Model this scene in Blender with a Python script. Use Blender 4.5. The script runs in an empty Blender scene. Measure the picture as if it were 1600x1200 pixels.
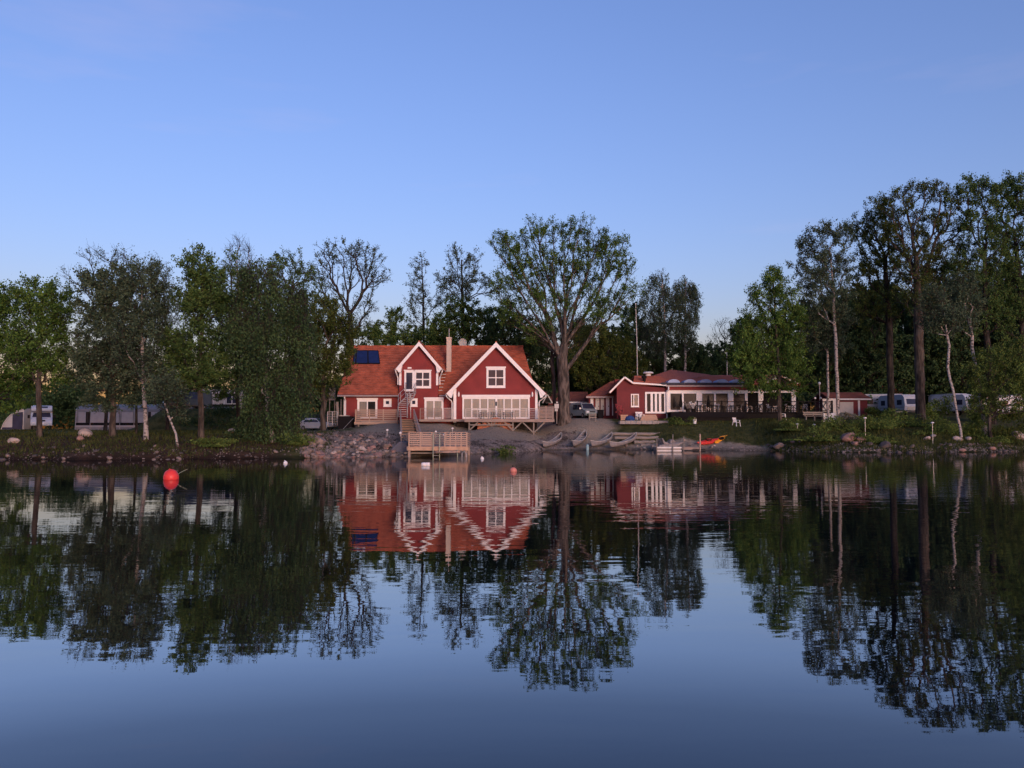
import bpy, math, random
import numpy as np
from mathutils import Vector, Matrix

# ------------------------------------------------------------------ camera, sky, sun, exposure
R = math.radians
sc = bpy.context.scene
COL = sc.collection
FP, CAMH = 1331.0, 2.0                      # focal length in photo pixels, camera height over the lake
PITCH = math.atan(71.0 / FP)
cam_d = bpy.data.cameras.new('camera'); cam = bpy.data.objects.new('camera', cam_d); COL.objects.link(cam)
cam_d.sensor_width = 36.0; cam_d.lens = FP / 1600.0 * 36.0
cam_d.clip_start = 0.1; cam_d.clip_end = 6000
cam.location = (0, 0, CAMH); cam.rotation_euler = (math.pi / 2 + PITCH, 0, 0)
sc.camera = cam

SUN_EL, SUN_AZ = 2.0, 180 - 22.0            # degrees; azimuth clockwise from +Y: low, behind the camera to the right
w = bpy.data.worlds.new('World'); sc.world = w; w.use_nodes = True
nt = w.node_tree; nt.nodes.clear()
sky = nt.nodes.new('ShaderNodeTexSky'); sky.sky_type = 'NISHITA'; sky.sun_disc = False
sky.sun_elevation = R(SUN_EL); sky.sun_rotation = R(SUN_AZ)
sky.altitude = 100; sky.air_density = 1.0; sky.dust_density = 1.5; sky.ozone_density = 3.0
bg = nt.nodes.new('ShaderNodeBackground'); bg.inputs['Strength'].default_value = 0.15
wo = nt.nodes.new('ShaderNodeOutputWorld')
wbal = nt.nodes.new('ShaderNodeMixRGB'); wbal.blend_type = 'MULTIPLY'; wbal.inputs[0].default_value = 1.0
wbal.inputs[2].default_value = (1.29, 0.88, 1.0, 1)      # the camera's white balance: a touch towards magenta, all over
nt.links.new(sky.outputs[0], wbal.inputs[1]); 
stc = nt.nodes.new('ShaderNodeTexCoord'); smp = nt.nodes.new('ShaderNodeMapping'); smp.inputs['Scale'].default_value = (1.6, 1.6, 9.0); smp.inputs['Location'].default_value = (.1, .3, .9)
sno = nt.nodes.new('ShaderNodeTexNoise'); sno.inputs['Scale'].default_value = 1.5; sno.inputs['Detail'].default_value = 5; sno.inputs['Roughness'].default_value = .55
scr = nt.nodes.new('ShaderNodeMapRange'); scr.inputs[1].default_value = .57; scr.inputs[2].default_value = .85; scr.inputs[3].default_value = 0; scr.inputs[4].default_value = .22
smx = nt.nodes.new('ShaderNodeMixRGB'); smx.inputs[2].default_value = (1.05, 0.86, 1.12, 1)       # thin rosy cirrus, same all round the sky
nt.links.new(stc.outputs['Generated'], smp.inputs[0]); nt.links.new(smp.outputs[0], sno.inputs['Vector']); nt.links.new(sno.outputs['Fac'], scr.inputs[0])
nt.links.new(scr.outputs[0], smx.inputs[0]); nt.links.new(wbal.outputs[0], smx.inputs[1]); nt.links.new(smx.outputs[0], bg.inputs[0]); nt.links.new(bg.outputs[0], wo.inputs[0])

sun_d = bpy.data.lights.new('sun', 'SUN'); sun = bpy.data.objects.new('sun', sun_d); COL.objects.link(sun)
sun_d.energy = 0.46; sun_d.angle = R(24); sun_d.color = (1.0, 0.82, 0.74)
LIGHT_EL = 7.0                             # the glow is centred a little above the sun itself
_sd = Vector((math.sin(R(SUN_AZ)) * math.cos(R(LIGHT_EL)), math.cos(R(SUN_AZ)) * math.cos(R(LIGHT_EL)), math.sin(R(LIGHT_EL))))
sun.rotation_euler = _sd.to_track_quat('Z', 'Y').to_euler()

sc.view_settings.view_transform = 'Standard'
try: sc.view_settings.look = 'None'
except Exception: pass
sc.view_settings.gamma = 1.0; sc.view_settings.use_curve_mapping = False
sc.view_settings.exposure = 2.16
sc.render.engine = 'CYCLES'
sc.cycles.max_bounces = 6; sc.cycles.transparent_max_bounces = 8

rng = random.Random(7)
nrg = np.random.default_rng(11)

# ------------------------------------------------------------------ helpers
def P(px, py, D):
    """photo pixel + depth (metres along +Y) -> world point"""
    a, b = (px - 800.0) / FP, (600.0 - py) / FP
    cp, sp = math.cos(PITCH), math.sin(PITCH)
    s = D / (cp - b * sp)
    return Vector((a * s, D, CAMH + (sp + b * cp) * s))
def X(px, D, py=650): return P(px, py, D).x
def Z(py, D): return P(800, py, D).z
def PM(D): return FP / D                    # pixels per metre

def lerp(a, b, t): return a + (b - a) * t
def smooth(t):
    t = min(1.0, max(0.0, t)); return t * t * (3 - 2 * t)

class MB:
    def __init__(s): s.v = []; s.f = []; s.m = []; s.cm = 0
    def add(s, vs, fs):
        o = len(s.v); s.v += [tuple(v) for v in vs]
        for f in fs: s.f.append(tuple(i + o for i in f)); s.m.append(s.cm)
        return s
    def box(s, x0, x1, y0, y1, z0, z1):
        return s.add([(x0,y0,z0),(x1,y0,z0),(x1,y1,z0),(x0,y1,z0),(x0,y0,z1),(x1,y0,z1),(x1,y1,z1),(x0,y1,z1)],
              [(0,3,2,1),(4,5,6,7),(0,1,5,4),(1,2,6,5),(2,3,7,6),(3,0,4,7)])
    def beam(s, p0, p1, w, h, up=(0,0,1)):
        p0 = Vector(p0); p1 = Vector(p1); d = (p1 - p0).normalized(); u = Vector(up)
        if abs(d.dot(u)) > .98: u = Vector((0,1,0))
        r = d.cross(u).normalized(); u = r.cross(d).normalized()
        vs = []
        for p in (p0, p1):
            for a, b in ((-1,-1),(1,-1),(1,1),(-1,1)): vs.append(p + r*(a*w/2) + u*(b*h/2))
        return s.add(vs, [(3,2,1,0),(4,5,6,7),(0,1,5,4),(1,2,6,5),(2,3,7,6),(3,0,4,7)])
    def tube(s, pts, rads, n=6, cap=True):
        pts = [Vector(p) for p in pts]; k = len(pts)
        if not hasattr(rads, '__len__'): rads = [rads]*k
        vs = []; ref = None
        for i, p in enumerate(pts):
            d = (pts[min(i+1,k-1)] - pts[max(i-1,0)]).normalized()
            if ref is None: ref = Vector((0,1,0)) if abs(d.z) > .7 else Vector((0,0,1))
            a = d.cross(ref).normalized(); b = a.cross(d).normalized(); ref = b
            for j in range(n):
                t = 2*math.pi*j/n; vs.append(p + (a*math.cos(t) + b*math.sin(t))*rads[i])
        fs = [(i*n+j, i*n+(j+1)%n, (i+1)*n+(j+1)%n, (i+1)*n+j) for i in range(k-1) for j in range(n)]
        if cap: fs += [tuple(range(n))[::-1], tuple((k-1)*n+j for j in range(n))]
        return s.add(vs, fs)
    def prism(s, poly, axis, a0, a1):
        n = len(poly); vs = []
        for a in (a0, a1):
            for p, q in poly:
                vs.append({'x':(a,p,q), 'y':(p,a,q), 'z':(p,q,a)}[axis])
        fs = [(i, (i+1)%n, n+(i+1)%n, n+i) for i in range(n)] + [tuple(range(n))[::-1], tuple(range(n,2*n))]
        return s.add(vs, fs)
    def lathe(s, prof, c, n=16, axis='z'):
        vs = []
        for r, h in prof:
            for j in range(n):
                t = 2*math.pi*j/n; a, b = r*math.cos(t), r*math.sin(t)
                q = {'z':(a,b,h), 'x':(h,a,b), 'y':(a,h,b)}[axis]
                vs.append((c[0]+q[0], c[1]+q[1], c[2]+q[2]))
        k = len(prof)
        fs = [(i*n+j, i*n+(j+1)%n, (i+1)*n+(j+1)%n, (i+1)*n+j) for i in range(k-1) for j in range(n)]
        fs += [tuple(range(n))[::-1], tuple((k-1)*n+j for j in range(n))]
        return s.add(vs, fs)
    def quad(s, a, b, c, d): return s.add([a,b,c,d], [(0,1,2,3)])
    def build(s, name, mats, parent=None, local=False, sm=False, bevel=0):
        me = bpy.data.meshes.new(name)
        off = Vector((0,0,0)) if (local or parent is None) else WL.get(parent.name, Vector((0,0,0)))
        me.from_pydata([(v[0]-off.x, v[1]-off.y, v[2]-off.z) for v in s.v], [], s.f)
        mats = mats if isinstance(mats, (list, tuple)) else [mats]
        for m in mats: me.materials.append(m)
        if len(mats) > 1: me.polygons.foreach_set('material_index', s.m)
        import bmesh
        bm = bmesh.new(); bm.from_mesh(me); bmesh.ops.recalc_face_normals(bm, faces=bm.faces); bm.to_mesh(me); bm.free()
        if sm: me.polygons.foreach_set('use_smooth', [True]*len(me.polygons))
        me.update()
        o = bpy.data.objects.new(name, me); COL.objects.link(o)
        if parent is not None:
            o.parent = parent; WL[o.name] = WL.get(parent.name, Vector((0,0,0)))
        if bevel:
            b = o.modifiers.new('bevel', 'BEVEL'); b.width = bevel; b.segments = 2; b.limit_method = 'ANGLE'
        return o

WL = {}                                      # world origin of every thing whose parts are given in world coordinates
def thing(name, label, cat, loc, group=None, rotz=0.0):
    o = bpy.data.objects.new(name, None); COL.objects.link(o)
    o.location = loc; o.rotation_euler = (0, 0, rotz); o.empty_display_size = .3
    o['label'] = label; o['category'] = cat
    if group: o['group'] = group
    WL[o.name] = Vector(loc)
    return o
def tag(o, label, cat, group=None):
    o['label'] = label; o['category'] = cat
    if group: o['group'] = group
    return o
def copy_thing(root, loc, rotz=0.0, label=None, scale=None):
    r = root.copy(); COL.objects.link(r); r.location = loc; r.rotation_euler = (0, 0, rotz)
    if scale: r.scale = scale
    if label: r['label'] = label
    for ch in list(root.children):
        c = ch.copy(); COL.objects.link(c); c.parent = r
        for g in list(ch.children):
            d = g.copy(); COL.objects.link(d); d.parent = c
    return r
_cubes = {}
def unit_cube(m):
    if m.name not in _cubes:
        b = MB().box(-.5,.5,-.5,.5,-.5,.5); me = bpy.data.meshes.new('plank')
        me.from_pydata(b.v, [], b.f); me.materials.append(m); _cubes[m.name] = me
    return _cubes[m.name]
def piece(name, m, parent, p0, p1, w, h, up=(0,0,1), local=False):
    """one straight board from p0 to p1 (width w across, height h), sharing a unit cube"""
    p0 = Vector(p0); p1 = Vector(p1); d = p1 - p0; L = d.length; d.normalize(); u = Vector(up)
    if abs(d.dot(u)) > .98: u = Vector((0,1,0))
    r = u.cross(d).normalized(); u = d.cross(r).normalized()
    o = bpy.data.objects.new(name, unit_cube(m)); COL.objects.link(o)
    c = (p0 + p1)/2
    if parent is not None:
        o.parent = parent
        if not local: c = c - WL.get(parent.name, Vector((0,0,0)))
        WL[o.name] = WL.get(parent.name, Vector((0,0,0)))
    M = Matrix((d, r, u)).transposed().to_4x4(); o.matrix_local = Matrix.Translation(c) @ M @ Matrix.Diagonal((L, w, h, 1))
    return o
def raw_mesh(name, V, F, nper, mats, parent=None, off=None, midx=None):
    """fast mesh from numpy: V (n,3), F flat corner indices, nper corners per face"""
    me = bpy.data.meshes.new(name)
    if off is not None: V = V - np.array(off)[None]
    nf = len(F)//nper
    me.vertices.add(len(V)); me.vertices.foreach_set('co', V.astype(np.float32).ravel())
    me.loops.add(len(F)); me.loops.foreach_set('vertex_index', F.astype(np.int32))
    me.polygons.add(nf); me.polygons.foreach_set('loop_start', np.arange(nf, dtype=np.int32)*nper)
    try: me.polygons.foreach_set('loop_total', np.full(nf, nper, np.int32))
    except Exception: pass
    for m in (mats if isinstance(mats, (list,tuple)) else [mats]): me.materials.append(m)
    if midx is not None: me.polygons.foreach_set('material_index', midx.astype(np.int32))
    me.update(calc_edges=True); me.validate()
    o = bpy.data.objects.new(name, me); COL.objects.link(o)
    if parent is not None: o.parent = parent
    return o

# ------------------------------------------------------------------ materials
def nodes_of(name):
    m = bpy.data.materials.new(name); m.use_nodes = True
    return m, m.node_tree, m.node_tree.nodes['Principled BSDF']
def setp(b, **k):
    for n, v in k.items():
        n = n.replace('_', ' ')
        if n in b.inputs: b.inputs[n].default_value = v
def mat(name, c, rough=.7, var=.25, scale=6.0, bump=0.0, bscale=30.0, metal=0.0, spec=.3, stretch=(1,1,1)):
    m, t, b = nodes_of(name); N = t.nodes; L = t.links
    setp(b, Roughness=rough, Metallic=metal); b.inputs['Specular IOR Level'].default_value = spec
    tc = N.new('ShaderNodeTexCoord'); mp = N.new('ShaderNodeMapping'); mp.inputs['Scale'].default_value = stretch
    L.new(tc.outputs['Object'], mp.inputs[0])
    no = N.new('ShaderNodeTexNoise'); no.inputs['Scale'].default_value = scale; no.inputs['Detail'].default_value = 5
    L.new(mp.outputs[0], no.inputs['Vector'])
    cr = N.new('ShaderNodeValToRGB')
    cr.color_ramp.elements[0].position = .3; cr.color_ramp.elements[1].position = .7
    cr.color_ramp.elements[0].color = tuple(x*(1-var) for x in c) + (1,)
    cr.color_ramp.elements[1].color = tuple(min(1, x*(1+var)) for x in c) + (1,)
    L.new(no.outputs['Fac'], cr.inputs[0]); L.new(cr.outputs[0], b.inputs['Base Color'])
    if bump:
        n2 = N.new('ShaderNodeTexNoise'); n2.inputs['Scale'].default_value = bscale; n2.inputs['Detail'].default_value = 4
        L.new(mp.outputs[0], n2.inputs['Vector'])
        bp = N.new('ShaderNodeBump'); bp.inputs['Strength'].default_value = .8; bp.inputs['Distance'].default_value = bump
        L.new(n2.outputs['Fac'], bp.inputs['Height']); L.new(bp.outputs[0], b.inputs['Normal'])
    return m
def siding(name, c, axis='X', period=.16, rough=.75, var=.16):
    m = mat(name, c, rough, var, .7); t = m.node_tree; N = t.nodes; L = t.links; b = N['Principled BSDF']
    tc = N.new('ShaderNodeTexCoord'); wv = N.new('ShaderNodeTexWave'); wv.wave_type = 'BANDS'; wv.bands_direction = axis
    wv.wave_profile = 'SAW'; wv.inputs['Scale'].default_value = 2*math.pi/(20*period); L.new(tc.outputs['Object'], wv.inputs['Vector'])
    bp = N.new('ShaderNodeBump'); bp.inputs['Strength'].default_value = .35; bp.inputs['Distance'].default_value = .02
    L.new(wv.outputs['Fac'], bp.inputs['Height']); L.new(bp.outputs[0], b.inputs['Normal'])
    return m
def leafmat(name, c1, c2, trans=.25, nscale=.45):
    m = bpy.data.materials.new(name); m.use_nodes = True; t = m.node_tree; N = t.nodes; L = t.links; N.clear()
    out = N.new('ShaderNodeOutputMaterial'); df = N.new('ShaderNodeBsdfDiffuse'); tr = N.new('ShaderNodeBsdfTranslucent')
    mx = N.new('ShaderNodeMixShader'); mx.inputs[0].default_value = trans
    g = N.new('ShaderNodeNewGeometry'); tc = N.new('ShaderNodeTexCoord')
    no = N.new('ShaderNodeTexNoise'); no.inputs['Scale'].default_value = nscale; no.inputs['Detail'].default_value = 3
    L.new(tc.outputs['Object'], no.inputs['Vector'])
    ma = N.new('ShaderNodeMath'); ma.operation = 'MULTIPLY_ADD'; ma.inputs[1].default_value = .55
    L.new(g.outputs['Random Per Island'], ma.inputs[0])
    ms = N.new('ShaderNodeMath'); ms.operation = 'MULTIPLY_ADD'; ms.inputs[1].default_value = 2.2; ms.inputs[2].default_value = -.85
    L.new(no.outputs['Fac'], ms.inputs[0]); L.new(ms.outputs[0], ma.inputs[2])
    cr = N.new('ShaderNodeValToRGB'); cr.color_ramp.elements[0].color = c1 + (1,); cr.color_ramp.elements[1].color = c2 + (1,)
    cr.color_ramp.elements[0].position = .1; cr.color_ramp.elements[1].position = .95
    L.new(ma.outputs[0], cr.inputs[0])
    L.new(cr.outputs[0], df.inputs[0]); L.new(cr.outputs[0], tr.inputs[0])
    L.new(df.outputs[0], mx.inputs[1]); L.new(tr.outputs[0], mx.inputs[2]); L.new(mx.outputs[0], out.inputs[0])
    return m
def barkmat(name, c, c2, zs=.5, scale=5.0, lo=.42, hi=.62):
    m, t, b = nodes_of(name); N = t.nodes; L = t.links; setp(b, Roughness=.9); b.inputs['Specular IOR Level'].default_value = .15
    tc = N.new('ShaderNodeTexCoord'); mp = N.new('ShaderNodeMapping'); mp.inputs['Scale'].default_value = (1,1,zs)
    L.new(tc.outputs['Object'], mp.inputs[0]); no = N.new('ShaderNodeTexNoise'); no.inputs['Scale'].default_value = scale; no.inputs['Detail'].default_value = 6
    L.new(mp.outputs[0], no.inputs['Vector']); cr = N.new('ShaderNodeValToRGB')
    cr.color_ramp.elements[0].color = c2 + (1,); cr.color_ramp.elements[1].color = c + (1,)
    cr.color_ramp.elements[0].position = lo; cr.color_ramp.elements[1].position = hi
    L.new(no.outputs['Fac'], cr.inputs[0]); L.new(cr.outputs[0], b.inputs['Base Color'])
    bp = N.new('ShaderNodeBump'); bp.inputs['Distance'].default_value = .06; L.new(no.outputs['Fac'], bp.inputs['Height']); L.new(bp.outputs[0], b.inputs['Normal'])
    return m
def clearglass(name):
    m = bpy.data.materials.new(name); m.use_nodes = True; t = m.node_tree; N = t.nodes; L = t.links; N.clear()
    out = N.new('ShaderNodeOutputMaterial'); tr = N.new('ShaderNodeBsdfTransparent'); gl = N.new('ShaderNodeBsdfGlossy'); gl.inputs['Roughness'].default_value = .03
    fr = N.new('ShaderNodeFresnel'); fr.inputs[0].default_value = 1.22; mx = N.new('ShaderNodeMixShader')
    L.new(fr.outputs[0], mx.inputs[0]); L.new(tr.outputs[0], mx.inputs[1]); L.new(gl.outputs[0], mx.inputs[2]); L.new(mx.outputs[0], out.inputs[0])
    return m

M = {}
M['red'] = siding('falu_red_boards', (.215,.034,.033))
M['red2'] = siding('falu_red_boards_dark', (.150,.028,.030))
M['white'] = mat('white_paint', (.80,.77,.74), .5, .05, 4)
M['white2'] = mat('white_paint_worn', (.66,.64,.62), .55, .10, 3)
M['tile'] = None
M['glass'] = mat('dark_window_glass', (.026,.030,.055), .08, .2, 1, spec=.32)
M['rglass'] = mat('black_window_glass', (.008,.009,.012), .2, .2, 1, spec=.07)
M['cglass'] = clearglass('clear_window_glass')
M['blind'] = mat('beige_blind', (.285,.275,.245), .9, .12, 1.2, stretch=(3,1,.3))
M['blind2'] = mat('lined_blind', (.235,.225,.20), .9, .15, 1.2, stretch=(3,1,.3))
M['curtain'] = mat('grey_curtain', (.20,.19,.17), .9, .2, 2, stretch=(5,1,.2))
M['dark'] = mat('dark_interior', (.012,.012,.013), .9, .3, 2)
M['wood'] = mat('decking_timber', (.40,.28,.215), .8, .22, 3, .004, 40, stretch=(.3,3,3))
M['wood2'] = mat('weathered_timber', (.29,.22,.185), .85, .25, 3, .004, 40, stretch=(.3,3,3))
M['woodgrey'] = mat('grey_timber', (.22,.19,.165), .85, .25, 3, .004, 40, stretch=(.3,3,3))
M['woodor'] = mat('orange_timber', (.43,.27,.18), .8, .2, 3)
M['steel'] = mat('galvanised_steel', (.42,.40,.40), .45, .15, 8, metal=.5)
M['alu'] = mat('dull_aluminium', (.23,.205,.195), .5, .25, 3, .002, 10, metal=.2)
M['solar'] = mat('solar_glass', (.012,.022,.085), .12, .15, 2, spec=.5)
M['chim'] = mat('beige_render', (.50,.41,.34), .85, .10, 4)
M['pipe'] = mat('white_metal_pipe', (.74,.71,.69), .4, .06, 4)
M['gutter'] = mat('grey_gutter', (.34,.28,.27), .45, .1, 4)
M['black'] = mat('black_stain', (.012,.011,.011), .7, .3, 5, spec=.08)
M['charcoal'] = mat('charcoal_boards', (.013,.012,.014), .8, .25, 3, spec=.06, stretch=(.3,3,3))
M['plastic'] = mat('white_plastic', (.74,.73,.72), .35, .05, 4)
M['buoyred'] = mat('red_buoy_plastic', (.72,.050,.045), .38, .08, 3)
M['buoypink'] = mat('faded_pink_plastic', (.62,.22,.17), .45, .12, 8)
M['kred'] = mat('red_kayak_plastic', (.52,.035,.025), .35, .08, 3)
M['kyel'] = mat('yellow_kayak_plastic', (.70,.28,.018), .35, .08, 3)
M['teal'] = mat('pale_teal_paint', (.24,.38,.40), .5, .12, 4)
M['blue'] = mat('blue_tarp', (.02,.06,.20), .6, .25, 3)
M['skyl'] = mat('acrylic_dome', (.30,.37,.54), .45, .08, 3, spec=.2)
M['roofdk'] = mat('bitumen_roof', (.018,.022,.038), .6, .25, 2)
M['roofred'] = mat('red_metal_roof', (.37,.112,.066), .7, .18, 2, stretch=(4,1,1))
M['roofmar'] = mat('maroon_roof', (.17,.062,.048), .75, .2, 2)
M['roofor'] = mat('orange_roof', (.22,.075,.045), .75, .2, 3)
M['cream'] = mat('cream_panel', (.46,.44,.40), .6, .08, 3)
M['van'] = mat('grey_blue_car_paint', (.25,.30,.31), .25, .06, 3, spec=.6)
M['vanw'] = mat('white_vehicle_paint', (.40,.43,.49), .3, .05, 3, spec=.5)
M['vandk'] = mat('dark_green_car_paint', (.03,.045,.045), .25, .1, 3, spec=.6)
M['tyre'] = mat('tyre_rubber', (.012,.012,.012), .9, .2, 8)
M['lamp'] = mat('headlight_glass', (.62,.64,.66), .1, .1, 9, spec=.8)
M['tent'] = mat('grey_tent_cloth', (.23,.23,.235), .9, .12, 2)
M['tentdk'] = mat('dark_blue_tent_cloth', (.035,.035,.060), .9, .2, 2)
M['tentw'] = mat('pale_tent_cloth', (.38,.37,.365), .9, .10, 2)
M['conc'] = mat('concrete', (.30,.27,.25), .9, .2, 3, .004, 20)
M['rope'] = mat('pale_rope', (.35,.38,.28), .9, .1, 9)
M['orange'] = mat('terracotta', (.42,.16,.09), .8, .3, 12)
def gable_tile():
    m = mat('clay_roof_tiles', (.36,.10,.054), .8, .32, 1.6); t = m.node_tree; N = t.nodes; L = t.links; b = N['Principled BSDF']
    tc = N.new('ShaderNodeTexCoord'); wv = N.new('ShaderNodeTexWave'); wv.bands_direction = 'DIAGONAL'; wv.inputs['Scale'].default_value = 1.1
    mp = N.new('ShaderNodeMapping'); mp.inputs['Scale'].default_value = (1,1,0); L.new(tc.outputs['Object'], mp.inputs[0]); L.new(mp.outputs[0], wv.inputs['Vector'])
    bp = N.new('ShaderNodeBump'); bp.inputs['Distance'].default_value = .03; bp.inputs['Strength'].default_value = .5
    L.new(wv.outputs['Fac'], bp.inputs['Height']); L.new(bp.outputs[0], b.inputs['Normal']); return m
M['tile'] = gable_tile()
M['bark'] = barkmat('oak_bark', (.145,.118,.10), (.042,.035,.03), .25, 4)
M['barkmid'] = barkmat('brown_bark', (.105,.085,.070), (.035,.028,.024), .25, 4)
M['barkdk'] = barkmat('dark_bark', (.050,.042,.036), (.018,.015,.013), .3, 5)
M['birch'] = barkmat('birch_bark', (.34,.305,.28), (.055,.05,.045), 1.8, 3.2, .38, .50)
M['twig'] = mat('brown_twigs', (.035,.028,.024), .9, .2, 4)
M['lgreen'] = leafmat('spring_leaves', (0.041,0.080,0.018), (0.135,0.229,0.053), .3)
M['lmid'] = leafmat('mid_green_leaves', (0.041,0.074,0.024), (0.114,0.184,0.053), .28)
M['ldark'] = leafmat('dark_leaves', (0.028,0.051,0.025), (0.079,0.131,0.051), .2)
M['lgrey'] = leafmat('grey_green_leaves', (0.041,0.061,0.037), (0.107,0.153,0.089), .25)
M['lolive'] = leafmat('olive_young_leaves', (0.037,0.054,0.014), (0.112,0.144,0.040), .3)
M['lshrub'] = leafmat('shrub_leaves', (0.053,0.084,0.023), (0.172,0.239,0.063), .3, 1.2)
M['lpale'] = leafmat('pale_grass_heads', (.10,.10,.07), (.26,.25,.20), .2, 2)
M['grass'] = leafmat('grass_blades', (.030,.040,.014), (.085,.098,.034), .2, .6)

M['pebble'] = leafmat('mixed_pebbles', (.075,.058,.045), (.44,.345,.275), 0.0, .8)
M['flower'] = mat('dull_red_petals', (.22,.03,.04), .7, .3, 6)
# ------------------------------------------------------------------ the land
_SH = [(-400,58),(-90,59),(-36,56.5),(-25,56.5),(-16,59.5),(-12,60.5),(-7.8,62),(-5.5,66),(-3,70),(1,76),(3.5,84),(13,84.5),(18.5,83),(23.5,80.5),(29,74.5),(34,74),(41,76),(48,77),(80,80),(400,95)]
def shore(x):
    for (a, ya), (b, yb) in zip(_SH, _SH[1:]):
        if x <= b: return lerp(ya, yb, smooth(max(0, (x-a)/(b-a)))) if x >= a else _SH[0][1]
    return _SH[-1][1]
_PR = [(-18, [(0,0),(1,.4),(4,1.0),(8,1.5),(14,1.75),(50,1.95),(200,2.2)]),
       (-13, [(0,0),(2,.55),(8,1.35),(16,2.05),(26,2.55),(33,2.75),(80,3.2)]),
       (-6,  [(0,0),(2,.5),(8,1.15),(16,1.55),(22,1.72),(24.5,1.95),(27.5,2.6),(32,2.85),(80,3.4)]),
       (1,   [(0,0),(2,.45),(6,1.0),(9,1.3),(13,1.75),(15,2.0),(18,2.8),(80,3.6)]),
       (7,   [(0,0),(2.5,.5),(5,1.15),(7.5,2.4),(10,3.15),(20,3.4),(80,4.2)]),
       (14,  [(0,0),(2.5,.7),(4,1.5),(7,2.6),(11,3.15),(20,3.4),(80,4.4)]),
       (24,  [(0,0),(2,.5),(5,1.6),(9,2.55),(14,3.1),(25,3.4),(80,4.6)]),
       (31,  [(0,0),(2,.6),(5,1.25),(12,2.5),(20,3.3),(35,4.2),(100,5)])]
def _prof(pr, d):
    for (a, za), (b, zb) in zip(pr, pr[1:]):
        if d <= b: return lerp(za, zb, (d-a)/(b-a))
    return pr[-1][1]
def hnoise(x, y):
    return (math.sin(x*.9+1.3)*math.cos(y*.7+.4)*.5 + math.sin(x*2.1+y*1.3)*.28 + math.sin(x*.31-y*.43+2)*.6)
def ground(x, y):
    d = y - shore(x) - .5*math.sin(x*.55+1) - .3*math.sin(x*1.37)
    if d <= 0: return max(-2.5, .28*d)
    if x <= _PR[0][0]: z = _prof(_PR[0][1], d)
    elif x >= _PR[-1][0]: z = _prof(_PR[-1][1], d)
    else:
        for (a, pa), (b, pb) in zip(_PR, _PR[1:]):
            if x <= b:
                z = lerp(_prof(pa, d), _prof(pb, d), smooth((x-a)/(b-a))); break
    z += .07*hnoise(x, y)*min(1, d/2)
    if y > 80 and x < -20:                    # terrace that carries the mobile home
        k = smooth((y-86)/3.0)*smooth((x+40)/4.0)*smooth((-24-x)/3.0)
        z = lerp(z, 4.15, k)
    return z

gx = list(np.arange(-62, 72.01, .7)); gx = [-2500,-1200,-600,-300,-180,-130,-100,-80,-70] + gx + [76,84,95,120,170,300,600,1200,2500]
gy = list(np.arange(52, 112.01, .6)); gy = [-40,20,40,48] + gy + [114,118,124,132,145,170,220,320,600,1200,2500]
TV = np.array([(x, y, ground(x, y)) for y in gy for x in gx]); nx, ny = len(gx), len(gy)
TF = np.array([(j*nx+i, j*nx+i+1, (j+1)*nx+i+1, (j+1)*nx+i) for j in range(ny-1) for i in range(nx-1)]).ravel()
def gravel_mask(x, y):
    d = y - shore(x)
    n = .9*hnoise(x*1.1, y*.9)
    k = smooth((x+15.5+n)/3.0)*smooth((11.5+n-x + max(0,(90-y))*.12)/2.0)*smooth((103-y)/3.0)
    if x > 9: k = max(k, smooth((3.0-d+.4*n)/1.2)*smooth((25.5-x)/2))     # sandy strip along the beach
    return max(0, min(1, k))
def soil_mask(x, y):
    d = y - shore(x)
    return smooth((-14-x)/4)*smooth((13-d+1.5*hnoise(x*.8,y))/4)*.9
gm = np.array([gravel_mask(x, y) for y in gy for x in gx]); sm_ = np.array([soil_mask(x, y) for y in gy for x in gx])
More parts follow.
